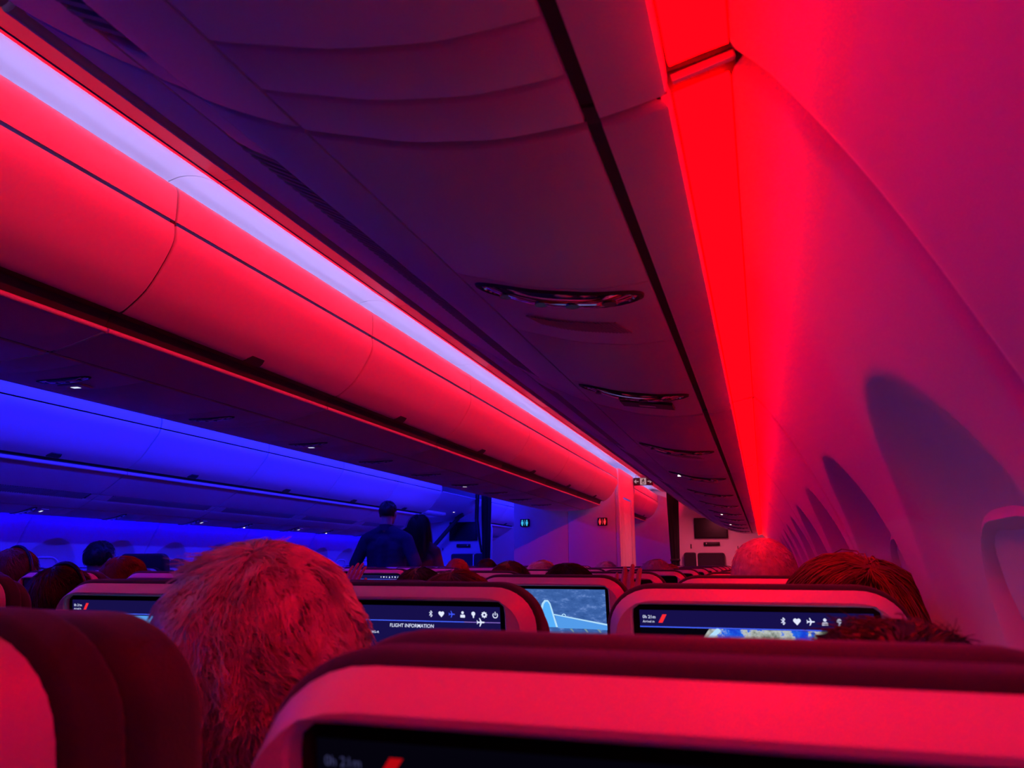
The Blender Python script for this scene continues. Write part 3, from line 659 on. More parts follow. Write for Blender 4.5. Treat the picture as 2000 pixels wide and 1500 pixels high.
def disp_quad(u0, u1, v0, v1, dy):
    return [shear((u0, 0.0085 - dy, DT - v0)), shear((u1, 0.0085 - dy, DT - v0)), shear((u1, 0.0085 - dy, DT - v1)), shear((u0, 0.0085 - dy, DT - v1))]
def flat_mesh(name, polys, m_, lift):
    """flat printed graphics on the display: polys in (u, v) with v measured down from the display top"""
    verts, faces = [], []
    for p in polys:
        i0 = len(verts); n = len(p)
        for (u, v) in p: verts.append(shear((u, 0.0085 - lift, DT - v)))
        faces.append(tuple(range(i0, i0 + n)))
    return tomesh(name, verts, faces, m_, fix=False)
def rect(u0, u1, v0, v1): return [(u0, v0), (u1, v0), (u1, v1), (u0, v1)]
def circ(u, v, r, n=16, a0=0, a1=360): return [(u + r * math.cos(math.radians(a0 + (a1 - a0) * k / n)), v + r * math.sin(math.radians(a0 + (a1 - a0) * k / n))) for k in range(n + (0 if a1 - a0 == 360 else 1))]
def ringp(u, v, r0, r1, n=18, a0=0, a1=360):
    out = []
    for k in range(n):
        b0 = math.radians(a0 + (a1 - a0) * k / n); b1 = math.radians(a0 + (a1 - a0) * (k + 1) / n)
        out.append([(u + r0 * math.cos(b0), v + r0 * math.sin(b0)), (u + r1 * math.cos(b0), v + r1 * math.sin(b0)), (u + r1 * math.cos(b1), v + r1 * math.sin(b1)), (u + r0 * math.cos(b1), v + r0 * math.sin(b1))])
    return out
def stroke(pts, wd):
    out = []
    for a, b in zip(pts[:-1], pts[1:]):
        dx, dy = b[0] - a[0], b[1] - a[1]; l = math.hypot(dx, dy) or 1; nx, ny = -dy / l * wd / 2, dx / l * wd / 2
        out.append([(a[0] + nx, a[1] + ny), (b[0] + nx, b[1] + ny), (b[0] - nx, b[1] - ny), (a[0] - nx, a[1] - ny)])
    return out
def icon(kind, u, v, s):
    if kind == 'bluetooth':
        P = [(-0.5, -0.45), (0.45, 0.42), (0.0, 0.9), (0.0, -0.9), (0.45, -0.42), (-0.5, 0.45)]
        return stroke([(u + a * s, v + b * s) for a, b in P], s * 0.17)
    if kind == 'heart':
        return [circ(u - 0.42 * s, v - 0.25 * s, 0.5 * s), circ(u + 0.42 * s, v - 0.25 * s, 0.5 * s), [(u - 0.86 * s, v + 0.0 * s), (u, v - 0.35 * s), (u + 0.86 * s, v + 0.0 * s), (u, v + 0.95 * s)]]
    if kind == 'plane':
        return [rect(u - 0.9 * s, u + 0.75 * s, v - 0.16 * s, v + 0.16 * s), circ(u + 0.75 * s, v, 0.16 * s), [(u + 0.25 * s, v - 0.1 * s), (u - 0.2 * s, v - 0.95 * s), (u - 0.4 * s, v - 0.95 * s), (u - 0.15 * s, v - 0.1 * s)], [(u + 0.25 * s, v + 0.1 * s), (u - 0.2 * s, v + 0.95 * s), (u - 0.4 * s, v + 0.95 * s), (u - 0.15 * s, v + 0.1 * s)], [(u - 0.65 * s, v), (u - 0.9 * s, v - 0.45 * s), (u - 1.0 * s, v - 0.45 * s), (u - 0.95 * s, v), (u - 1.0 * s, v + 0.45 * s), (u - 0.9 * s, v + 0.45 * s)]]
    if kind == 'person':
        return [circ(u, v - 0.5 * s, 0.4 * s), circ(u - 0.42 * s, v + 0.38 * s, 0.32 * s, 12), circ(u + 0.42 * s, v + 0.38 * s, 0.32 * s, 12), rect(u - 0.42 * s, u + 0.42 * s, v + 0.06 * s, v + 0.9 * s), rect(u - 0.74 * s, u + 0.74 * s, v + 0.4 * s, v + 0.9 * s)]
    if kind == 'bulb':
        return [circ(u, v - 0.25 * s, 0.6 * s), rect(u - 0.22 * s, u + 0.22 * s, v + 0.2 * s, v + 0.8 * s), rect(u - 0.15 * s, u + 0.15 * s, v + 0.84 * s, v + 0.95 * s)]
    if kind == 'gear':
        out = ringp(u, v, 0.32 * s, 0.72 * s)
        for k in range(8):
            a = math.radians(45 * k); out += stroke([(u + 0.6 * s * math.cos(a), v + 0.6 * s * math.sin(a)), (u + 0.92 * s * math.cos(a), v + 0.92 * s * math.sin(a))], 0.3 * s)
        return out
    if kind == 'power':
        return ringp(u, v + 0.08 * s, 0.58 * s, 0.82 * s, 18, -50, 230) + [rect(u - 0.12 * s, u + 0.12 * s, v - 0.9 * s, v + 0.1 * s)]
ICONS = ['bluetooth', 'heart', 'plane', 'person', 'bulb', 'gear', 'power']
TEXTS = {}
def text_mesh(name, body, size, u, v, m_, lift, italic=0.0, wide=1.0):
    key = (body, size, u, v, m_.name)
    if key not in TEXTS: TEXTS[key] = make_text(name, body, size, u, v, m_, lift, italic, wide)
    return TEXTS[key]
def make_text(name, body, size, u, v, m_, lift, italic, wide):
    cu = bpy.data.curves.new('t', 'FONT'); cu.body = body; cu.size = size; cu.align_x = 'LEFT'; cu.align_y = 'CENTER'; cu.offset = size * 0.004; cu.resolution_u = 3
    ob = bpy.data.objects.new('t', cu); COL.objects.link(ob); dg = bpy.context.evaluated_depsgraph_get()
    me0 = bpy.data.meshes.new_from_object(ob.evaluated_get(dg)); bpy.data.objects.remove(ob)
    vs_ = [shear((u + p.co.x * wide + italic * p.co.y, 0.0085 - lift, DT - v + p.co.y)) for p in me0.vertices]; fs = [tuple(p.vertices) for p in me0.polygons]
    return tomesh(name, vs_, fs, m_, fix=False)
M['off'] = mat('screen_off', (0.003, 0.003, 0.006), 0.2, spec=0.4)
def quadm(name, u0, u1, v0, v1, m_, lift): return flat_mesh(name, [rect(u0, u1, v0, v1)], m_, lift)
SM['bezel'] = (lambda: bm_mesh('screen', (lambda bm: (bbox(bm, Vector((0, 0.0, 0)), (0.310, 0.006, 0.179)), [setattr(v, 'co', Vector(shear((v.co.x, v.co.y + 0.0125, v.co.z + SC[1])))) for v in bm.verts], bm)[2])(bmesh.new()), M['bezel']))()
SM['disp_off'] = quadm('display', -DW, DW, 0, 0.166, M['off'], 0.0004)
SM['disp_dim'] = quadm('display', -DW, DW, 0, 0.166, M['navydim'], 0.0004)
SM['disp_navy'] = quadm('display', -DW, DW, 0, 0.166, M['navy'], 0.0004)
def add_screen(e, style):
    b = link('screen', SM['bezel'], e)
    g = lambda nm, me: link(nm, me, b)
    if style == 'off': g('display', SM['disp_off'])
    if style in ('map', 'info', 'dim', 'plain', 'small'):
        g('display', SM['disp_dim'] if style == 'dim' else SM['disp_navy'])
        if style != 'dim':
            if 'line' not in SM: SM['line'] = quadm('progress_line', -DW, DW * 0.62, 0.0212, 0.0226, M['inkline'], 0.0012); SM['line2'] = quadm('progress_line', DW * 0.62, DW, 0.0214, 0.0224, M['inkviolet'], 0.0012)
            g('progress_line', SM['line']); g('progress_line', SM['line2'])
        t1, t2, lg = (M['inkdim'], M['inkdim'], M['logodim']) if style == 'dim' else (M['ink'], M['ink'], M['logored'])
        if style in ('map', 'dim', 'plain', 'small'):
            g('time_text', text_mesh('time_text', '0h 21m', 0.0058, -0.1425, 0.0092, t1, 0.0012)); g('caption_text', text_mesh('caption_text', 'Arrival in', 0.0042, -0.1425, 0.0152, t2, 0.0012))
            if style == 'dim': g('emblem', flat_mesh('emblem', [[(-0.1205, 0.0185), (-0.1115, 0.0058), (-0.1055, 0.0058), (-0.1145, 0.0185)]], lg, 0.0012))
            else: g('emblem', flat_mesh('emblem', [[(-0.1215, 0.0165), (-0.1155, 0.0055), (-0.1100, 0.0055), (-0.1160, 0.0165)]], lg, 0.0012))
        if style != 'dim':
            for i, kn in enumerate(ICONS):
                key = 'icon_' + kn + ('_blue' if (style == 'info' and kn == 'plane') else '')
                if key not in SM: SM[key] = flat_mesh(kn + '_icon', icon(kn, 0.0385 + 0.0168 * i, 0.0112, 0.0050), M['inkblue'] if key.endswith('_blue') else M['ink'], 0.0012)
                g(kn + '_icon', SM[key])
        if style == 'map':
            g('map_picture', quadm('map_picture', -DW, DW, 0.0230, 0.166, M['map'], 0.0008))
            g('night_area', flat_mesh('night_area', [[(-DW, 0.0230), (-0.055, 0.0230), (-0.075, 0.05), (-0.09, 0.12), (-DW, 0.12)]], M['navydim'], 0.001))
            g('bright_band', flat_mesh('bright_band', [stroke([(-0.042, 0.0232), (-0.056, 0.036), (-0.07, 0.06)], 0.006)[0]], M['cyanlt'], 0.0012))
        if style == 'info':
            g('heading_text', text_mesh('heading_text', 'FLIGHT INFORMATION', 0.0074, -0.0295, 0.0292, M['ink'], 0.0012, italic=0.12, wide=0.94))
            g('small_text', text_mesh('small_text', 'ERG-A', 0.005, -0.062, 0.0395, M['ink'], 0.0012))
            g('plane_marker', flat_mesh('plane_marker', icon('plane', 0.117, 0.0218, 0.0062), M['ink'], 0.0016))
        if style == 'plain':
            g('sky_picture', quadm('sky_picture', -DW, DW, 0.0245, 0.166, M['scrblue'], 0.0009))
        if style == 'small':
            g('blue_picture', quadm('blue_picture', -0.05, DW, 0.0245, 0.166, M['inkline'], 0.0009))
    if style == 'tail':
        g('display', quadm('display', -DW, DW, 0, 0.166, M['seaview'], 0.0004))
        g('tail_fin', flat_mesh('tail_fin', [[(-0.0140, 0.09), (-0.0200, 0.060), (-0.0120, 0.034), (-0.0050, 0.026), (0.0040, 0.026), (0.0100, 0.034), (0.0260, 0.09)]], M['cyanlt'], 0.0008))
        g('tail_fin', flat_mesh('tail_fin', [[(-0.0100, 0.09), (-0.0140, 0.062), (-0.0070, 0.036), (-0.0020, 0.030), (0.0030, 0.030), (0.0070, 0.036), (0.0210, 0.09)]], M['cyan'], 0.0012))
        g('wing', flat_mesh('wing', [[(0.0190, 0.060), (0.1475, 0.082), (0.1475, 0.094), (0.0890, 0.092), (0.0260, 0.092)]], M['scrblue'], 0.0008))
        g('wing_edge', flat_mesh('wing_edge', [[(0.0160, 0.0585), (0.1475, 0.0795), (0.1475, 0.0835), (0.0160, 0.0610)]], M['cyanlt'], 0.0012))
        g('engine', flat_mesh('engine', ringp(0.042, 0.063, 0.0035, 0.0055, 10, 180, 360), M['cyanlt'], 0.0012))
        for u in (0.055, 0.09, 0.122): g('flap_track', flat_mesh('flap_track', [[(u, 0.0925), (u + 0.006, 0.0925), (u + 0.011, 0.1), (u + 0.008, 0.101)]], M['scrgreen'], 0.0012))
def seat(x, y, label, group, style='off', dz=0.0, raised=False, tilt=0.0, yaw=0.0):
    e = empty('airline_seat', (x, y, dz)); e.rotation_euler = (tilt, 0, yaw); setp(e, label, 'seat', group)
    link('back_shell', SM['shell'], e); link('back_cushion', SM['cushion'], e); link('headrest', SM['raised' if raised is True else raised or 'headrest'], e)
    link('seat_cushion', SM['pan'], e); link('tray_table', SM['tray'], e); link('armrest', SM['arm'], e); link('armrest_post', SM['armpost'], e)
    fr = link('seat_frame', SM['frame'], e)
    for s in (-1, 1): link('leg', SM['leg'], e, (s * 0.15, 0, -dz))
    add_screen(e, style)
    return e
XK, XJ, XH = -0.020, -0.514, -1.008
XG, XE, XD = CX + 0.494, CX, CX - 0.494
XC_, XB, XA = mx(XH), mx(XJ), mx(XK)
ROW = lambda r: 0.29 + 0.79 * r
CROW = lambda r: 0.69 + 0.79 * r
SPECIAL = {
 ('K', 0): ('pale seatback closest to the camera with a darkened screen and red slash emblem', 'dim'),
 ('J', 0): ('seat at the lower left corner showing a rounded pale shell and dark side cushion', 'off'),
 ('K', 1): ('seat with a map on its screen beside the window wall', 'map'),
 ('J', 1): ('seat with the flight information screen beside the big grey head', 'info'),
 ('H', 1): ('seat with a navy and sky blue screen partly hidden by the grey head', 'plain'),
 ('J', 2): ('seat whose screen shows a tail camera view of fin and wing', 'tail'),
 ('G', 4): ('purple-lit seat with a small glowing screen touched by a hand', 'small'),
}
def vis(x, y):
    a = math.degrees(math.atan2(-x, y)); return a < 51.9 + 4
for col, x, blk, pos, rows, ry in (('K', XK, 'red-lit side block', 'window', 12, ROW), ('J', XJ, 'red-lit side block', 'middle', 12, ROW), ('H', XH, 'red-lit side block', 'aisle', 12, ROW),
                                   ('G', XG, 'centre block', 'red aisle', 11, CROW), ('E', XE, 'centre block', 'middle', 11, CROW), ('D', XD, 'centre block', 'blue aisle', 11, CROW),
                                   ('C', XC_, 'blue-lit side block', 'aisle', 12, ROW), ('B', XB, 'blue-lit side block', 'middle', 12, ROW), ('A', XA, 'blue-lit side block', 'window', 12, ROW)):
    n = 0
    for r in range(rows):
        y = ry(r)
        if not vis(x + 0.2, y): continue
        lb, st = SPECIAL.get((col, r), ('%s seat of the %s, %s row from the camera' % (pos, blk, ordn(n)), 'off'))
        low = {('H', 2): -0.016, ('J', 0): 0.004, ('K', 0): -0.011}.get((col, r), 0.0)
        x2, y2 = {('J', 0): (x - 0.010, 0.272), ('K', 0): (-0.042, 0.300)}.get((col, r), (x, y))
        seat(x2, y2, lb, 'seats of the ' + blk, st, dz=low, raised={('C', 5): True, ('K', 0): 'proud', ('J', 0): 'wing'}.get((col, r), False), yaw=-0.010 if (col, r) == ('K', 0) else 0.0)
        n += 1

# ------------------------------------------------------------------ people
M['skin'] = mat('skin', (0.55, 0.33, 0.25), 0.55, bump=0.1, bscale=300)
M['grey_hair'] = mat('grey_hair', (0.80, 0.76, 0.74), 0.4, vary=0.55, vscale=60)
M['white_hair'] = mat('white_hair', (0.62, 0.58, 0.56), 0.5, vary=0.25, vscale=45)
M['brown_hair'] = mat('brown_hair', (0.16, 0.075, 0.045), 0.42, vary=0.45, vscale=60)
M['auburn_hair'] = mat('auburn_hair', (0.20, 0.065, 0.03), 0.4, vary=0.45, vscale=60)
M['dark_hair'] = mat('dark_hair', (0.022, 0.014, 0.014), 0.4, vary=0.4, vscale=50)
M['ginger_hair'] = mat('ginger_hair', (0.42, 0.15, 0.07), 0.45, vary=0.4, vscale=50)
for n_, c_ in (('navy', (0.02, 0.025, 0.06)), ('black', (0.012, 0.012, 0.015)), ('grey', (0.12, 0.12, 0.13)), ('wine', (0.12, 0.02, 0.03)), ('denim', (0.06, 0.09, 0.2)), ('beige', (0.35, 0.3, 0.25)), ('navyblue', (0.03, 0.035, 0.085))):
    M['cloth_' + n_] = mat('cloth_' + n_, c_, 0.9, bump=0.25, bscale=700, vary=0.2, vscale=20)
M['eye'] = mat('eye_white', (0.7, 0.7, 0.7), 0.2)
ICO = {}
def ico_pts(sub):
    if sub not in ICO:
        bm = bmesh.new(); bmesh.ops.create_icosphere(bm, subdivisions=sub, radius=1); bm.verts.ensure_lookup_table()
        ICO[sub] = ([v.co.copy() for v in bm.verts], [tuple(v.index for v in f.verts) for f in bm.faces]); bm.free()
    return ICO[sub]
def blob(name, caps, ells, voxel, m_, smooth=4):
    """one continuous skin around tapered limbs (capsules) and ellipsoids"""
    P, F = ico_pts(2); verts, faces = [], []
    def sph(c, r):
        i0 = len(verts)
        for p in P: verts.append((c[0] + p.x * r[0], c[1] + p.y * r[1], c[2] + p.z * r[2]))
        faces.extend([(a + i0, b + i0, d + i0) for a, b, d in F])
    for (p0, r0, p1, r1) in caps:
        p0, p1 = Vector(p0), Vector(p1); n = max(2, int((p1 - p0).length / (0.45 * min(r0, r1))) + 1)
        for k in range(n + 1):
            t = k / n; r = r0 + (r1 - r0) * t; sph(p0.lerp(p1, t), (r, r, r))
    for c, r in ells: sph(c, r)
    me = bpy.data.meshes.new(name); me.from_pydata(verts, [], faces); me.materials.append(m_); me['skin_voxel'] = voxel; me['skin_smooth'] = smooth
    return me                             # link() adds the remesh that fuses the limbs into one skin
CR_C, CR_R = Vector((0, -0.010, 0.020)), Vector((0.078, 0.096, 0.090))
def head_geo(h):
    h = Vector(h); A = lambda *p: tuple(h + Vector(p))
    ells = [(tuple(h + CR_C), tuple(CR_R)), (A(0, 0.035, -0.045), (0.060, 0.060, 0.075)), (A(0, 0.052, -0.088), (0.044, 0.042, 0.034))]
    for s in (-1, 1): ells += [(A(s * 0.080, -0.004, -0.022), (0.011, 0.022, 0.033)), (A(s * 0.034, 0.075, -0.045), (0.02, 0.018, 0.022))]
    caps = [(A(0, 0.095, -0.012), 0.009, A(0, 0.114, -0.048), 0.012), (A(-0.034, 0.084, 0.008), 0.011, A(0.034, 0.084, 0.008), 0.011), (A(-0.018, 0.093, -0.080), 0.008, A(0.018, 0.093, -0.080), 0.008), (A(0, -0.022, -0.06), 0.056, A(0, -0.035, -0.165), 0.058)]
    return caps, ells
def hand_geo(wrist, d, nrm, side, curl=0.3, spread=0.10):
    """palm and five fingers; d = direction of the fingers, nrm = back of the hand, side = +1 when the thumb is on the cross(d, nrm) side"""
    w_, d, nrm = Vector(wrist), Vector(d).normalized(), Vector(nrm).normalized(); x = d.cross(nrm).normalized() * side; nrm = x.cross(d) * side if False else nrm
    caps = []
    offs = [(0.036, 0.086, 0.070), (0.012, 0.090, 0.078), (-0.012, 0.086, 0.072), (-0.035, 0.078, 0.058)]
    for i, (o_, pl, fl) in enumerate(offs):
        k = w_ + x * o_ + d * pl; caps.append((tuple(w_ + x * o_ * 0.6 + d * 0.01), 0.014, tuple(k), 0.0115))
        ang = spread * (1.5 - i); fd = (d + x * ang).normalized(); p = k; c = 0.0; r = 0.0100 if i < 3 else 0.0088
        for j, fr in enumerate((0.46, 0.30, 0.24)):
            c += curl * (0.6 + 0.3 * j); dd = fd * math.cos(c) - nrm * math.sin(c); q = p + dd * fl * fr; caps.append((tuple(p), r, tuple(q), r * 0.93)); p = q; r *= 0.93
    t0 = w_ + x * 0.022 + d * 0.022; t1 = t0 + (x * 0.8 + d * 0.75 - nrm * 0.25).normalized() * 0.040; t2 = t1 + (x * 0.45 + d - nrm * 0.2).normalized() * 0.030; t3 = t2 + (x * 0.1 + d - nrm * 0.2).normalized() * 0.024
    caps += [(tuple(t0), 0.014, tuple(t1), 0.0115), (tuple(t1), 0.0115, tuple(t2), 0.010), (tuple(t2), 0.010, tuple(t3), 0.0088)]
    return caps
def hair_mesh(name, m_, n, L, seg=5, lift=0.35, tous=0.5, grav=0.25, low=-0.55, rad=0.0006, face=0.55, crown=(0, -0.35, 0.94), seed=1, part=None, jitter=0.25, wave=0.0):
    """scalp shell and strands in head-local space; the face side stays clear"""
    rnd = random.Random(seed); verts, faces = [], []; R = CR_R + Vector((0.004, 0.004, 0.004))
    P, F = ico_pts(4); keep = {}
    def ok(p): return p.z > low - 0.12 and not (p.y > face + 0.12 * rnd.random() * 0 and p.z < 0.62) and not (p.y > 0.25 and p.z < 0.05)
    for i, p in enumerate(P):
        if ok(p):
            keep[i] = len(verts); wob = 1 + 0.02 * noise.noise(p * 6)
            verts.append((CR_C.x + p.x * R.x * wob, CR_C.y + p.y * R.y * wob, CR_C.z + p.z * R.z * wob))
    for f in F:
        if all(i in keep for i in f): faces.append(tuple(keep[i] for i in f))
    cr = Vector(crown).normalized(); cnt = 0
    while cnt < n:
        z = rnd.uniform(low, 1); a = rnd.uniform(0, 2 * PI); s_ = math.sqrt(max(0, 1 - z * z)); u = Vector((s_ * math.cos(a), s_ * math.sin(a), z))
        if not ok(u): continue
        cnt += 1
        p = CR_C + Vector((u.x * R.x, u.y * R.y, u.z * R.z)); nn = Vector((u.x / R.x, u.y / R.y, u.z / R.z)).normalized()
        ref = cr if part is None else Vector((part, u.y, 0.9))
        t = u - ref; t = t - nn * t.dot(nn); t = t.normalized() if t.length > 1e-4 else Vector((0, -1, 0))
        sw = nn.cross(t); ns = noise.noise_vector(u * 4.2 + Vector((seed, 0, 0))); ns = ns - nn * max(0.0, ns.dot(nn)) * 0.6
        d = (t + sw * (0.45 if part is None else 0.05) * (1 if part is None else 0) + nn * lift * (0.7 + 0.6 * rnd.random()) + ns * tous * 1.6 + Vector((rnd.uniform(-1, 1), rnd.uniform(-1, 1), rnd.uniform(-1, 1))) * jitter).normalized()
        ln = L * rnd.uniform(0.65, 1.15); pts = [p]; ph = rnd.uniform(0, 6)
        for k in range(seg):
            p = p + d * ln / seg
            q = p - CR_C; e = math.sqrt((q.x / R.x) ** 2 + (q.y / R.y) ** 2 + (q.z / R.z) ** 2)
            if e < 1.015: p = CR_C + q * (1.015 / e)
            if wave: p = p + sw * wave * math.sin(ph + k * 1.3)
            pts.append(p.copy()); d = (d + Vector((0, 0, -grav)) + noise.noise_vector(p * 14) * tous * 0.5).normalized()
        i0 = len(verts)
        for k, q in enumerate(pts):
            dd = (pts[min(k + 1, seg)] - pts[max(0, k - 1)]); dd = dd.normalized() if dd.length > 1e-7 else Vector((0, 0, 1))
            ax = dd.orthogonal().normalized(); bx_ = dd.cross(ax); r = rad * (1 - 0.75 * k / seg)
            for j in range(3):
                an = 2 * PI * j / 3; verts.append(tuple(q + (ax * math.cos(an) + bx_ * math.sin(an)) * r))
        for k in range(seg):
            A_, B_ = i0 + 3 * k, i0 + 3 * k + 3
            for j in range(3): faces.append((A_ + j, A_ + (j + 1) % 3, B_ + (j + 1) % 3, B_ + j))
    me = bpy.data.meshes.new(name); me.from_pydata([tuple(v) for v in verts], [], faces); me.materials.append(m_); me.polygons.foreach_set('use_smooth', [True] * len(faces)); return me
HAIRS = {}
def get_hair(kind, hm, detail):
    key = (kind, hm, detail)
    if key not in HAIRS:
        n = {0: 500, 1: 1300, 2: 3000, 3: 6500}[detail]; rad = {0: 0.0022, 1: 0.0014, 2: 0.001, 3: 0.00095}[detail]
        if kind == 'short': HAIRS[key] = hair_mesh('hair', M[hm], n, 0.036, seg=8, rad=rad * 1.1, seed=len(HAIRS) + 2, tous=0.85, lift=0.14, jitter=0.06, crown=(0.1, -0.35, 0.93), grav=0.18, wave=0.0012)
        if kind == 'flat': HAIRS[key] = hair_mesh('hair', M[hm], n, 0.05, rad=rad, seed=len(HAIRS) + 2, tous=0.2, lift=0.1, jitter=0.12)
        if kind == 'thin': HAIRS[key] = hair_mesh('hair', M[hm], n // 2, 0.02, rad=rad, seed=len(HAIRS) + 2, tous=0.3, lift=0.3)
        if kind == 'frizz': HAIRS[key] = hair_mesh('hair', M[hm], n, 0.020, seg=6, rad=rad * 0.7, seed=len(HAIRS) + 2, tous=0.9, lift=0.5, grav=0.15, jitter=0.45)
        if kind == 'long': HAIRS[key] = hair_mesh('hair', M[hm], n, 0.34, seg=12, rad=rad * 1.3, seed=len(HAIRS) + 2, tous=0.14, lift=0.12, grav=0.5, jitter=0.10, part=0.10, low=-0.3)
        if kind == 'wavy': HAIRS[key] = hair_mesh('hair', M[hm], n, 0.40, seg=14, rad=rad * 1.4, seed=len(HAIRS) + 2, tous=0.22, lift=0.14, grav=0.5, jitter=0.12, wave=0.005, low=-0.3)
    return HAIRS[key]
EYE = None
def person(head, seat_xy, label, hair, hmat, shirt, detail=1, group='seated passengers', reach=None, yaw=0.0, tilt=0.0, trousers='denim', phones=False, scale=1.0):
    """a seated passenger facing forward (+Y); head = centre of the skull, seat_xy = seat origin; reach = (wrist, finger dir, back-of-hand normal, side, arm +-1)"""
    global EYE
    hx, hy, hz = head; sx, sy = seat_xy
    e = empty('person', (sx, sy + 0.35, 0)); setp(e, label, 'person', group)
    loc = lambda p: Vector(p)
    sh = Vector((min(hx * 0.7 + sx * 0.3, -0.015), hy - 0.03, hz - 0.255)); hip = Vector((sx, sy + 0.34, 0.588)); H_ = Vector(head)
    hc, he = head_geo((0, 0, 0)); T = Matrix.Translation(H_) @ Matrix.Rotation(yaw, 4, 'Z') @ Matrix.Rotation(tilt, 4, 'Y')
    caps = [(tuple(T @ Vector(a)), r0, tuple(T @ Vector(b)), r1) for a, r0, b, r1 in hc]; ells = [(tuple(T @ Vector(c)), r) for c, r in he]
    cl, tr = [], []
    caps.append((tuple(H_ + Vector((0, -0.03, -0.15))), 0.055, tuple(sh + Vector((0, 0, 0.02))), 0.06))
    torso = [(sh + Vector((-0.12, 0, -0.03)), 0.075, sh + Vector((0.12, 0, -0.03)), 0.075), (sh + Vector((-0.07, 0.01, -0.12)), 0.105, hip + Vector((-0.07, 0, 0.04)), 0.11), (sh + Vector((0.07, 0.01, -0.12)), 0.105, hip + Vector((0.07, 0, 0.04)), 0.11)]
    hands = []
    for s in (-1, 1):
        S = sh + Vector((s * 0.165, 0, -0.035)); hand = None
        if reach and reach[4] == s:
            W = Vector(reach[0]); Eb = (S + W) / 2 + Vector((s * 0.03, 0.0, -0.10)); hand = hand_geo(W, reach[1], reach[2], reach[3], curl=0.18, spread=0.02)
        else:
            Eb = Vector((sx + s * 0.20, sy + 0.33, 0.74)); W = Vector((sx + s * 0.10, sy + 0.52, 0.675)); hand = hand_geo(W, (-s * 0.3, 1, -0.1), (0, 0.1, 1), s, curl=0.3)
        caps += [(tuple(S), 0.05, tuple(Eb), 0.042), (tuple(Eb), 0.042, tuple(W), 0.027)] + hand
        cl += [(tuple(S), 0.062, tuple(Eb), 0.053), (tuple(Eb), 0.053, tuple(Eb.lerp(W, 0.8)), 0.042)]
        kn = Vector((sx + s * 0.11, sy + 0.70, 0.55)); an = Vector((sx + s * 0.11, sy + 0.66, 0.10)); h0 = hip + Vector((s * 0.09, 0.02, 0))
        caps += [(tuple(h0), 0.08, tuple(kn), 0.055), (tuple(kn), 0.05, tuple(an), 0.035), (tuple(an + Vector((0, -0.02, -0.05))), 0.035, tuple(an + Vector((0, 0.14, -0.062))), 0.03)]
        tr += [(tuple(h0), 0.092, tuple(kn), 0.066), (tuple(kn), 0.064, tuple(an + Vector((0, 0, 0.02))), 0.05)]
    caps += [(tuple(a), r0 * 0.9, tuple(b), r1 * 0.9) for a, r0, b, r1 in torso]; cl += [(tuple(a), r0, tuple(b), r1) for a, r0, b, r1 in torso]
    cl.append((tuple(sh + Vector((0, -0.005, 0.0))), 0.075, tuple(H_.lerp(sh, 0.72) + Vector((0, -0.02, 0))), 0.064))
    vx = 0.0045 if reach else (0.008 if detail == 2 else 0.011)
    bm_ = blob('body', caps, ells, vx, M['skin'], 1 if reach else 3); link_w('body', bm_, e)
    link_w('shirt', blob('shirt', cl, [], 0.012 if detail < 3 else 0.008, M['cloth_' + shirt], 5), e); link_w('trousers', blob('trousers', tr, [], 0.014, M['cloth_' + trousers], 4), e)
    o = link('hair', get_hair(hair, hmat, detail), e); o.matrix_parent_inverse = e.matrix_basis.inverted(); o.matrix_basis = T
    if EYE is None: EYE = bm_mesh('eye', (lambda b: (bmesh.ops.create_icosphere(b, subdivisions=2, radius=0.0125), b)[1])(bmesh.new()), M['eye'], True)
    for s in (-1, 1):
        o = link('eye', EYE, e); o.matrix_parent_inverse = e.matrix_basis.inverted(); o.matrix_basis = T @ Matrix.Translation((s * 0.032, 0.083, -0.012))
    if phones:
        ph = empty('headphones', tuple(H_)); setp(ph, 'dark over-ear headphones worn by ' + phones, 'headphones')
        bm = bmesh.new(); pr = None
        for k in range(25):
            a = PI * k / 24; q = T @ Vector((0.098 * math.cos(a), -0.005, -0.01 + 0.132 * math.sin(a)))
            if pr is not None: tube(bm, pr, q, 0.0065, seg=8)
            pr = q
        link_w('headband', bm_mesh('headband', bm, M['black'], True), ph)
        for s in (-1, 1):
            bm = bmesh.new(); tube(bm, T @ Vector((s * 0.086, -0.004, -0.02)), T @ Vector((s * 0.118, -0.004, -0.02)), 0.036, 0.030, seg=20); link_w('ear_cup', bm_mesh('ear_cup', bm, M['black'], True), ph)
    return e
def P3(ratio, y, ztop): return (-ratio * y, y, ztop - 0.118)
person((-0.418, 0.610, 1.104), (XJ, 0.272), 'man with tousled grey hair leaning between the two front seats', 'short', 'grey_hair', 'navy', 3)
person((0.080, 0.60, 1.048), (XK, ROW(0)), 'passenger with frizzy dark hair just behind the closest seatback', 'frizz', 'dark_hair', 'black', 2)
person((0.132, 1.36, 1.094), (XK, ROW(1)), 'woman with long auburn hair leaning on the window wall', 'long', 'auburn_hair', 'wine', 3, tilt=0.12)
person((0.000, 2.18, 1.150), (XK, ROW(2)), 'man with cropped grey hair beyond the map-screen seat', 'thin', 'grey_hair', 'grey', 2)
person((-0.56, 1.42, 1.073), (XJ, ROW(1)), 'passenger with brown hair in front of the flight information seat', 'flat', 'brown_hair', 'grey', 2)
person((-0.53, 2.20, 1.086), (XJ, ROW(2)), 'dark-haired passenger raising a hand to the seat ahead', 'flat', 'dark_hair', 'black', 2, reach=((-0.437, 2.555, 1.036), (0.06, 0.25, 1), (0.0, -1, 0.2), 1, 1))
person((-1.00, 2.22, 1.073), (XH, ROW(2)), 'dark-haired aisle passenger low in the seat past the flight information seat', 'flat', 'dark_hair', 'wine', 1)
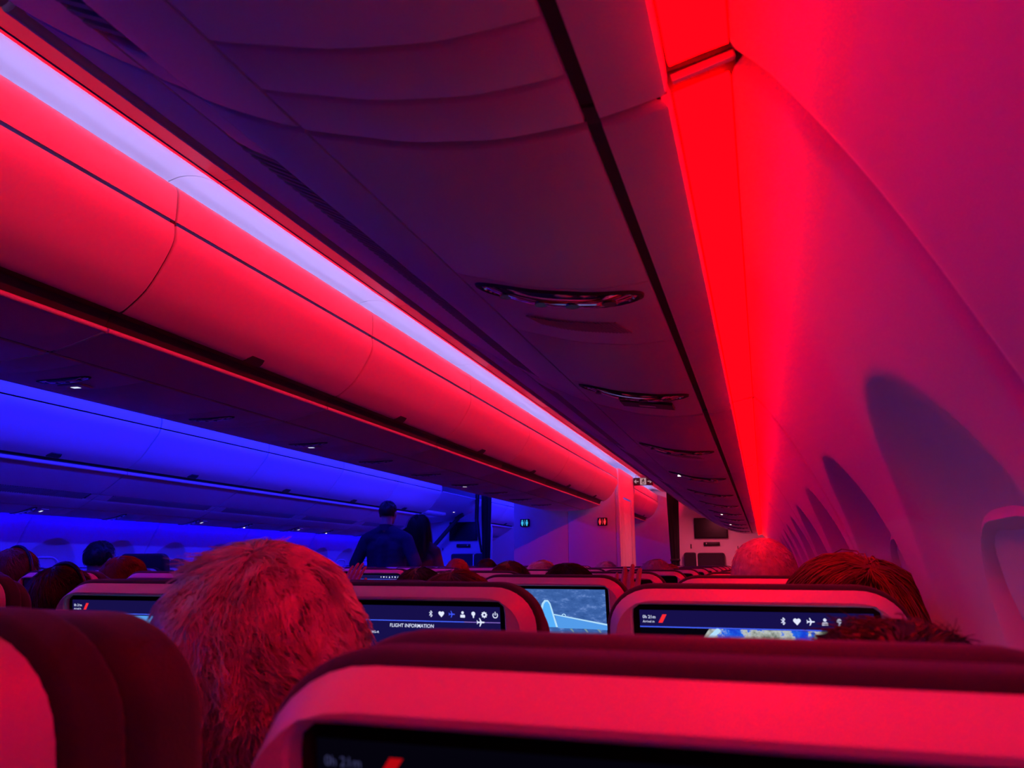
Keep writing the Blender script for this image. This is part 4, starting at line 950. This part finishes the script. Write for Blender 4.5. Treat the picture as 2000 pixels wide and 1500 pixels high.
person((-0.99, 3.08, 1.094), (XH, ROW(3)), 'passenger with loose brown hair showing above the aisle seat', 'flat', 'brown_hair', 'beige', 2)
person((-1.06, 3.78, 1.092), (XH, ROW(4)), 'passenger with pinkish grey hair left of the dark hair', 'short', 'grey_hair', 'grey', 1)
person((-1.28, 4.62, 1.105), (XH, ROW(5)), 'balding passenger turned sideways before the magenta lavatory wall', 'thin', 'ginger_hair', 'grey', 0, yaw=0.8)
person((-1.02, 5.30, 1.098), (XH, ROW(6)), 'passenger with fluffy pale hair before the lavatory wall corner', 'short', 'white_hair', 'beige', 1)
person((-0.50, 3.88, 1.104), (XJ, ROW(4)), 'white-haired passenger below the dark curtain', 'short', 'white_hair', 'grey', 1)
person((-0.52, 4.56, 1.082), (XJ, ROW(5)), 'ginger-haired passenger sitting just past the white-haired one', 'flat', 'ginger_hair', 'wine', 0)
person((XG, 5.08, 1.117), (XG, CROW(5)), 'passenger with smooth reddish head before the blue monitor', 'thin', 'ginger_hair', 'wine', 1)
person((XG, 5.68, 1.120), (XG, CROW(6)), 'dark-haired passenger right of the reddish head', 'flat', 'dark_hair', 'black', 1)
person((XG, 1.87, 1.078), (XG, CROW(1)), 'black-haired passenger wearing headphones across the aisle', 'flat', 'dark_hair', 'black', 2, phones='the black-haired passenger across the aisle')
person((XD - 0.10, 2.62, 1.150), (XD, CROW(2)), 'dark-haired passenger at the picture edge wearing headphones', 'flat', 'brown_hair', 'black', 1, phones='the passenger at the picture edge')
person((XE, 2.62, 1.115), (XE, CROW(2)), 'passenger with chestnut hair in the middle of the centre block', 'flat', 'auburn_hair', 'wine', 2)
person((XC_ + 0.01, 3.96, 1.225), (XC_, ROW(4)), 'tall passenger with short dark hair against the blue wall', 'thin', 'dark_hair', 'navy', 1)
person((XB, 5.25, 1.125), (XB, ROW(6)), 'bald passenger with a warm lit crown near the blue windows', 'thin', 'ginger_hair', 'grey', 0)
person((XG - 0.05, 3.44, 1.06), (XG, CROW(3)), 'passenger reaching a hand to the small glowing screen', 'flat', 'brown_hair', 'black', 1, reach=((-2.115, 3.745, 1.050), (0.35, 0.15, 1), (0.0, -1, 0.2), 1, 1))

def standing(x, y, top, label, hair, hmat, shirt, trousers, sh_hw, yaw, elbows, female=False):
    e = empty('person', (x, y, 0)); setp(e, label, 'person'); e.rotation_euler = (0, 0, yaw); k = top / 1.80
    hz = top - 0.113; hc, he = head_geo((0, 0, hz)); caps, ells = list(hc), list(he)
    shz = hz - 0.235; cl, tr = [], []
    wst = 1.02 * k; bw = 0.92 if female else 1.0
    torso = [((-sh_hw + 0.06, -0.02, shz - 0.02), 0.075 * bw, (sh_hw - 0.06, -0.02, shz - 0.02), 0.075 * bw), ((-0.09 * bw, 0, shz - 0.12), 0.12 * bw, (-0.07, 0.01, wst), 0.118 * bw), ((0.09 * bw, 0, shz - 0.12), 0.12 * bw, (0.07, 0.01, wst), 0.118 * bw), ((0, -0.01, shz - 0.08), 0.125 * bw, (0, 0.02, wst), 0.13 * bw), ((0, -0.03, hz - 0.16), 0.062, (-sh_hw + 0.07, -0.02, shz), 0.06), ((0, -0.03, hz - 0.16), 0.062, (sh_hw - 0.07, -0.02, shz), 0.06)]
    for s in (-1, 1):
        S = Vector((s * (sh_hw - 0.025), -0.02, shz - 0.035)); Eb = Vector((s * elbows, -0.03, shz - 0.30 * k)); W = Vector((s * (elbows - 0.14), 0.18, shz - 0.40 * k))
        caps += [(tuple(S), 0.052 * bw, tuple(Eb), 0.042 * bw), (tuple(Eb), 0.042 * bw, tuple(W), 0.028)] + hand_geo(W, (-s * 0.8, 0.6, -0.1), (0, 0.6, 0.8), s, 0.3)
        cl.append((tuple(S), 0.070 * bw, tuple(S.lerp(Eb, 0.85)), 0.062 * bw))
        hp = Vector((s * 0.09, 0.01, 0.93 * k)); kn = Vector((s * 0.10, 0.02, 0.50 * k)); an = Vector((s * 0.10, -0.01, 0.09))
        caps += [(tuple(hp), 0.085, tuple(kn), 0.058), (tuple(kn), 0.056, tuple(an), 0.036), ((an.x, an.y - 0.03, 0.04), 0.036, (an.x, an.y + 0.14, 0.033), 0.03)]
        tr += [((hp.x, hp.y, 1.0 * k), 0.10, tuple(kn), 0.074), (tuple(kn), 0.072, (an.x, an.y, 0.06), 0.056)]
    caps += [(a, r0 * 0.92, b, r1 * 0.92) for a, r0, b, r1 in torso[:-2]]; cl += torso
    link('body', blob('body', caps, ells, 0.008, M['skin'], 3), e)
    link('shirt', blob('shirt', cl, [], 0.009, M['cloth_' + shirt], 5), e); link('trousers', blob('trousers', tr, [((0, 0.01, 0.97 * k), (0.165, 0.12, 0.10))], 0.012, M['cloth_' + trousers], 4), e)
    if not female:
        rings = [[(0.073 * math.cos(2 * PI * i / 28), -0.028 + 0.068 * math.sin(2 * PI * i / 28), hz - 0.165 + dz_ + 0.012 * math.sin(2 * PI * i / 28)) for i in range(28)] for dz_ in (0.0,)] + [[((0.066 + w_) * math.cos(2 * PI * i / 28), -0.028 + (0.061 + w_) * math.sin(2 * PI * i / 28), hz - 0.125 - 0.008 * math.sin(2 * PI * i / 28)) for i in range(28)] for w_ in (0.004, 0.0)] + [[(0.068 * math.cos(2 * PI * i / 28), -0.028 + 0.063 * math.sin(2 * PI * i / 28), hz - 0.165) for i in range(28)]]
        v, f = ring_stack(rings); link('collar', tomesh('collar', v, f, M['cloth_' + shirt], True), e)
    o = link('hair', get_hair(hair, hmat, 2 if female else 1), e, (0, 0, hz))
    for s in (-1, 1): link('eye', EYE, e, (s * 0.032, 0.083, hz - 0.012))
standing(-3.49, 6.92, 1.80, 'heavyset man in a dark collared shirt standing in the blue aisle', 'thin', 'dark_hair', 'navyblue', 'black', 0.235, 0.05, 0.335)
standing(-3.44, 7.55, 1.70, 'woman with long dark wavy hair standing beside the man', 'wavy', 'dark_hair', 'wine', 'black', 0.20, 0.25, 0.25, True)
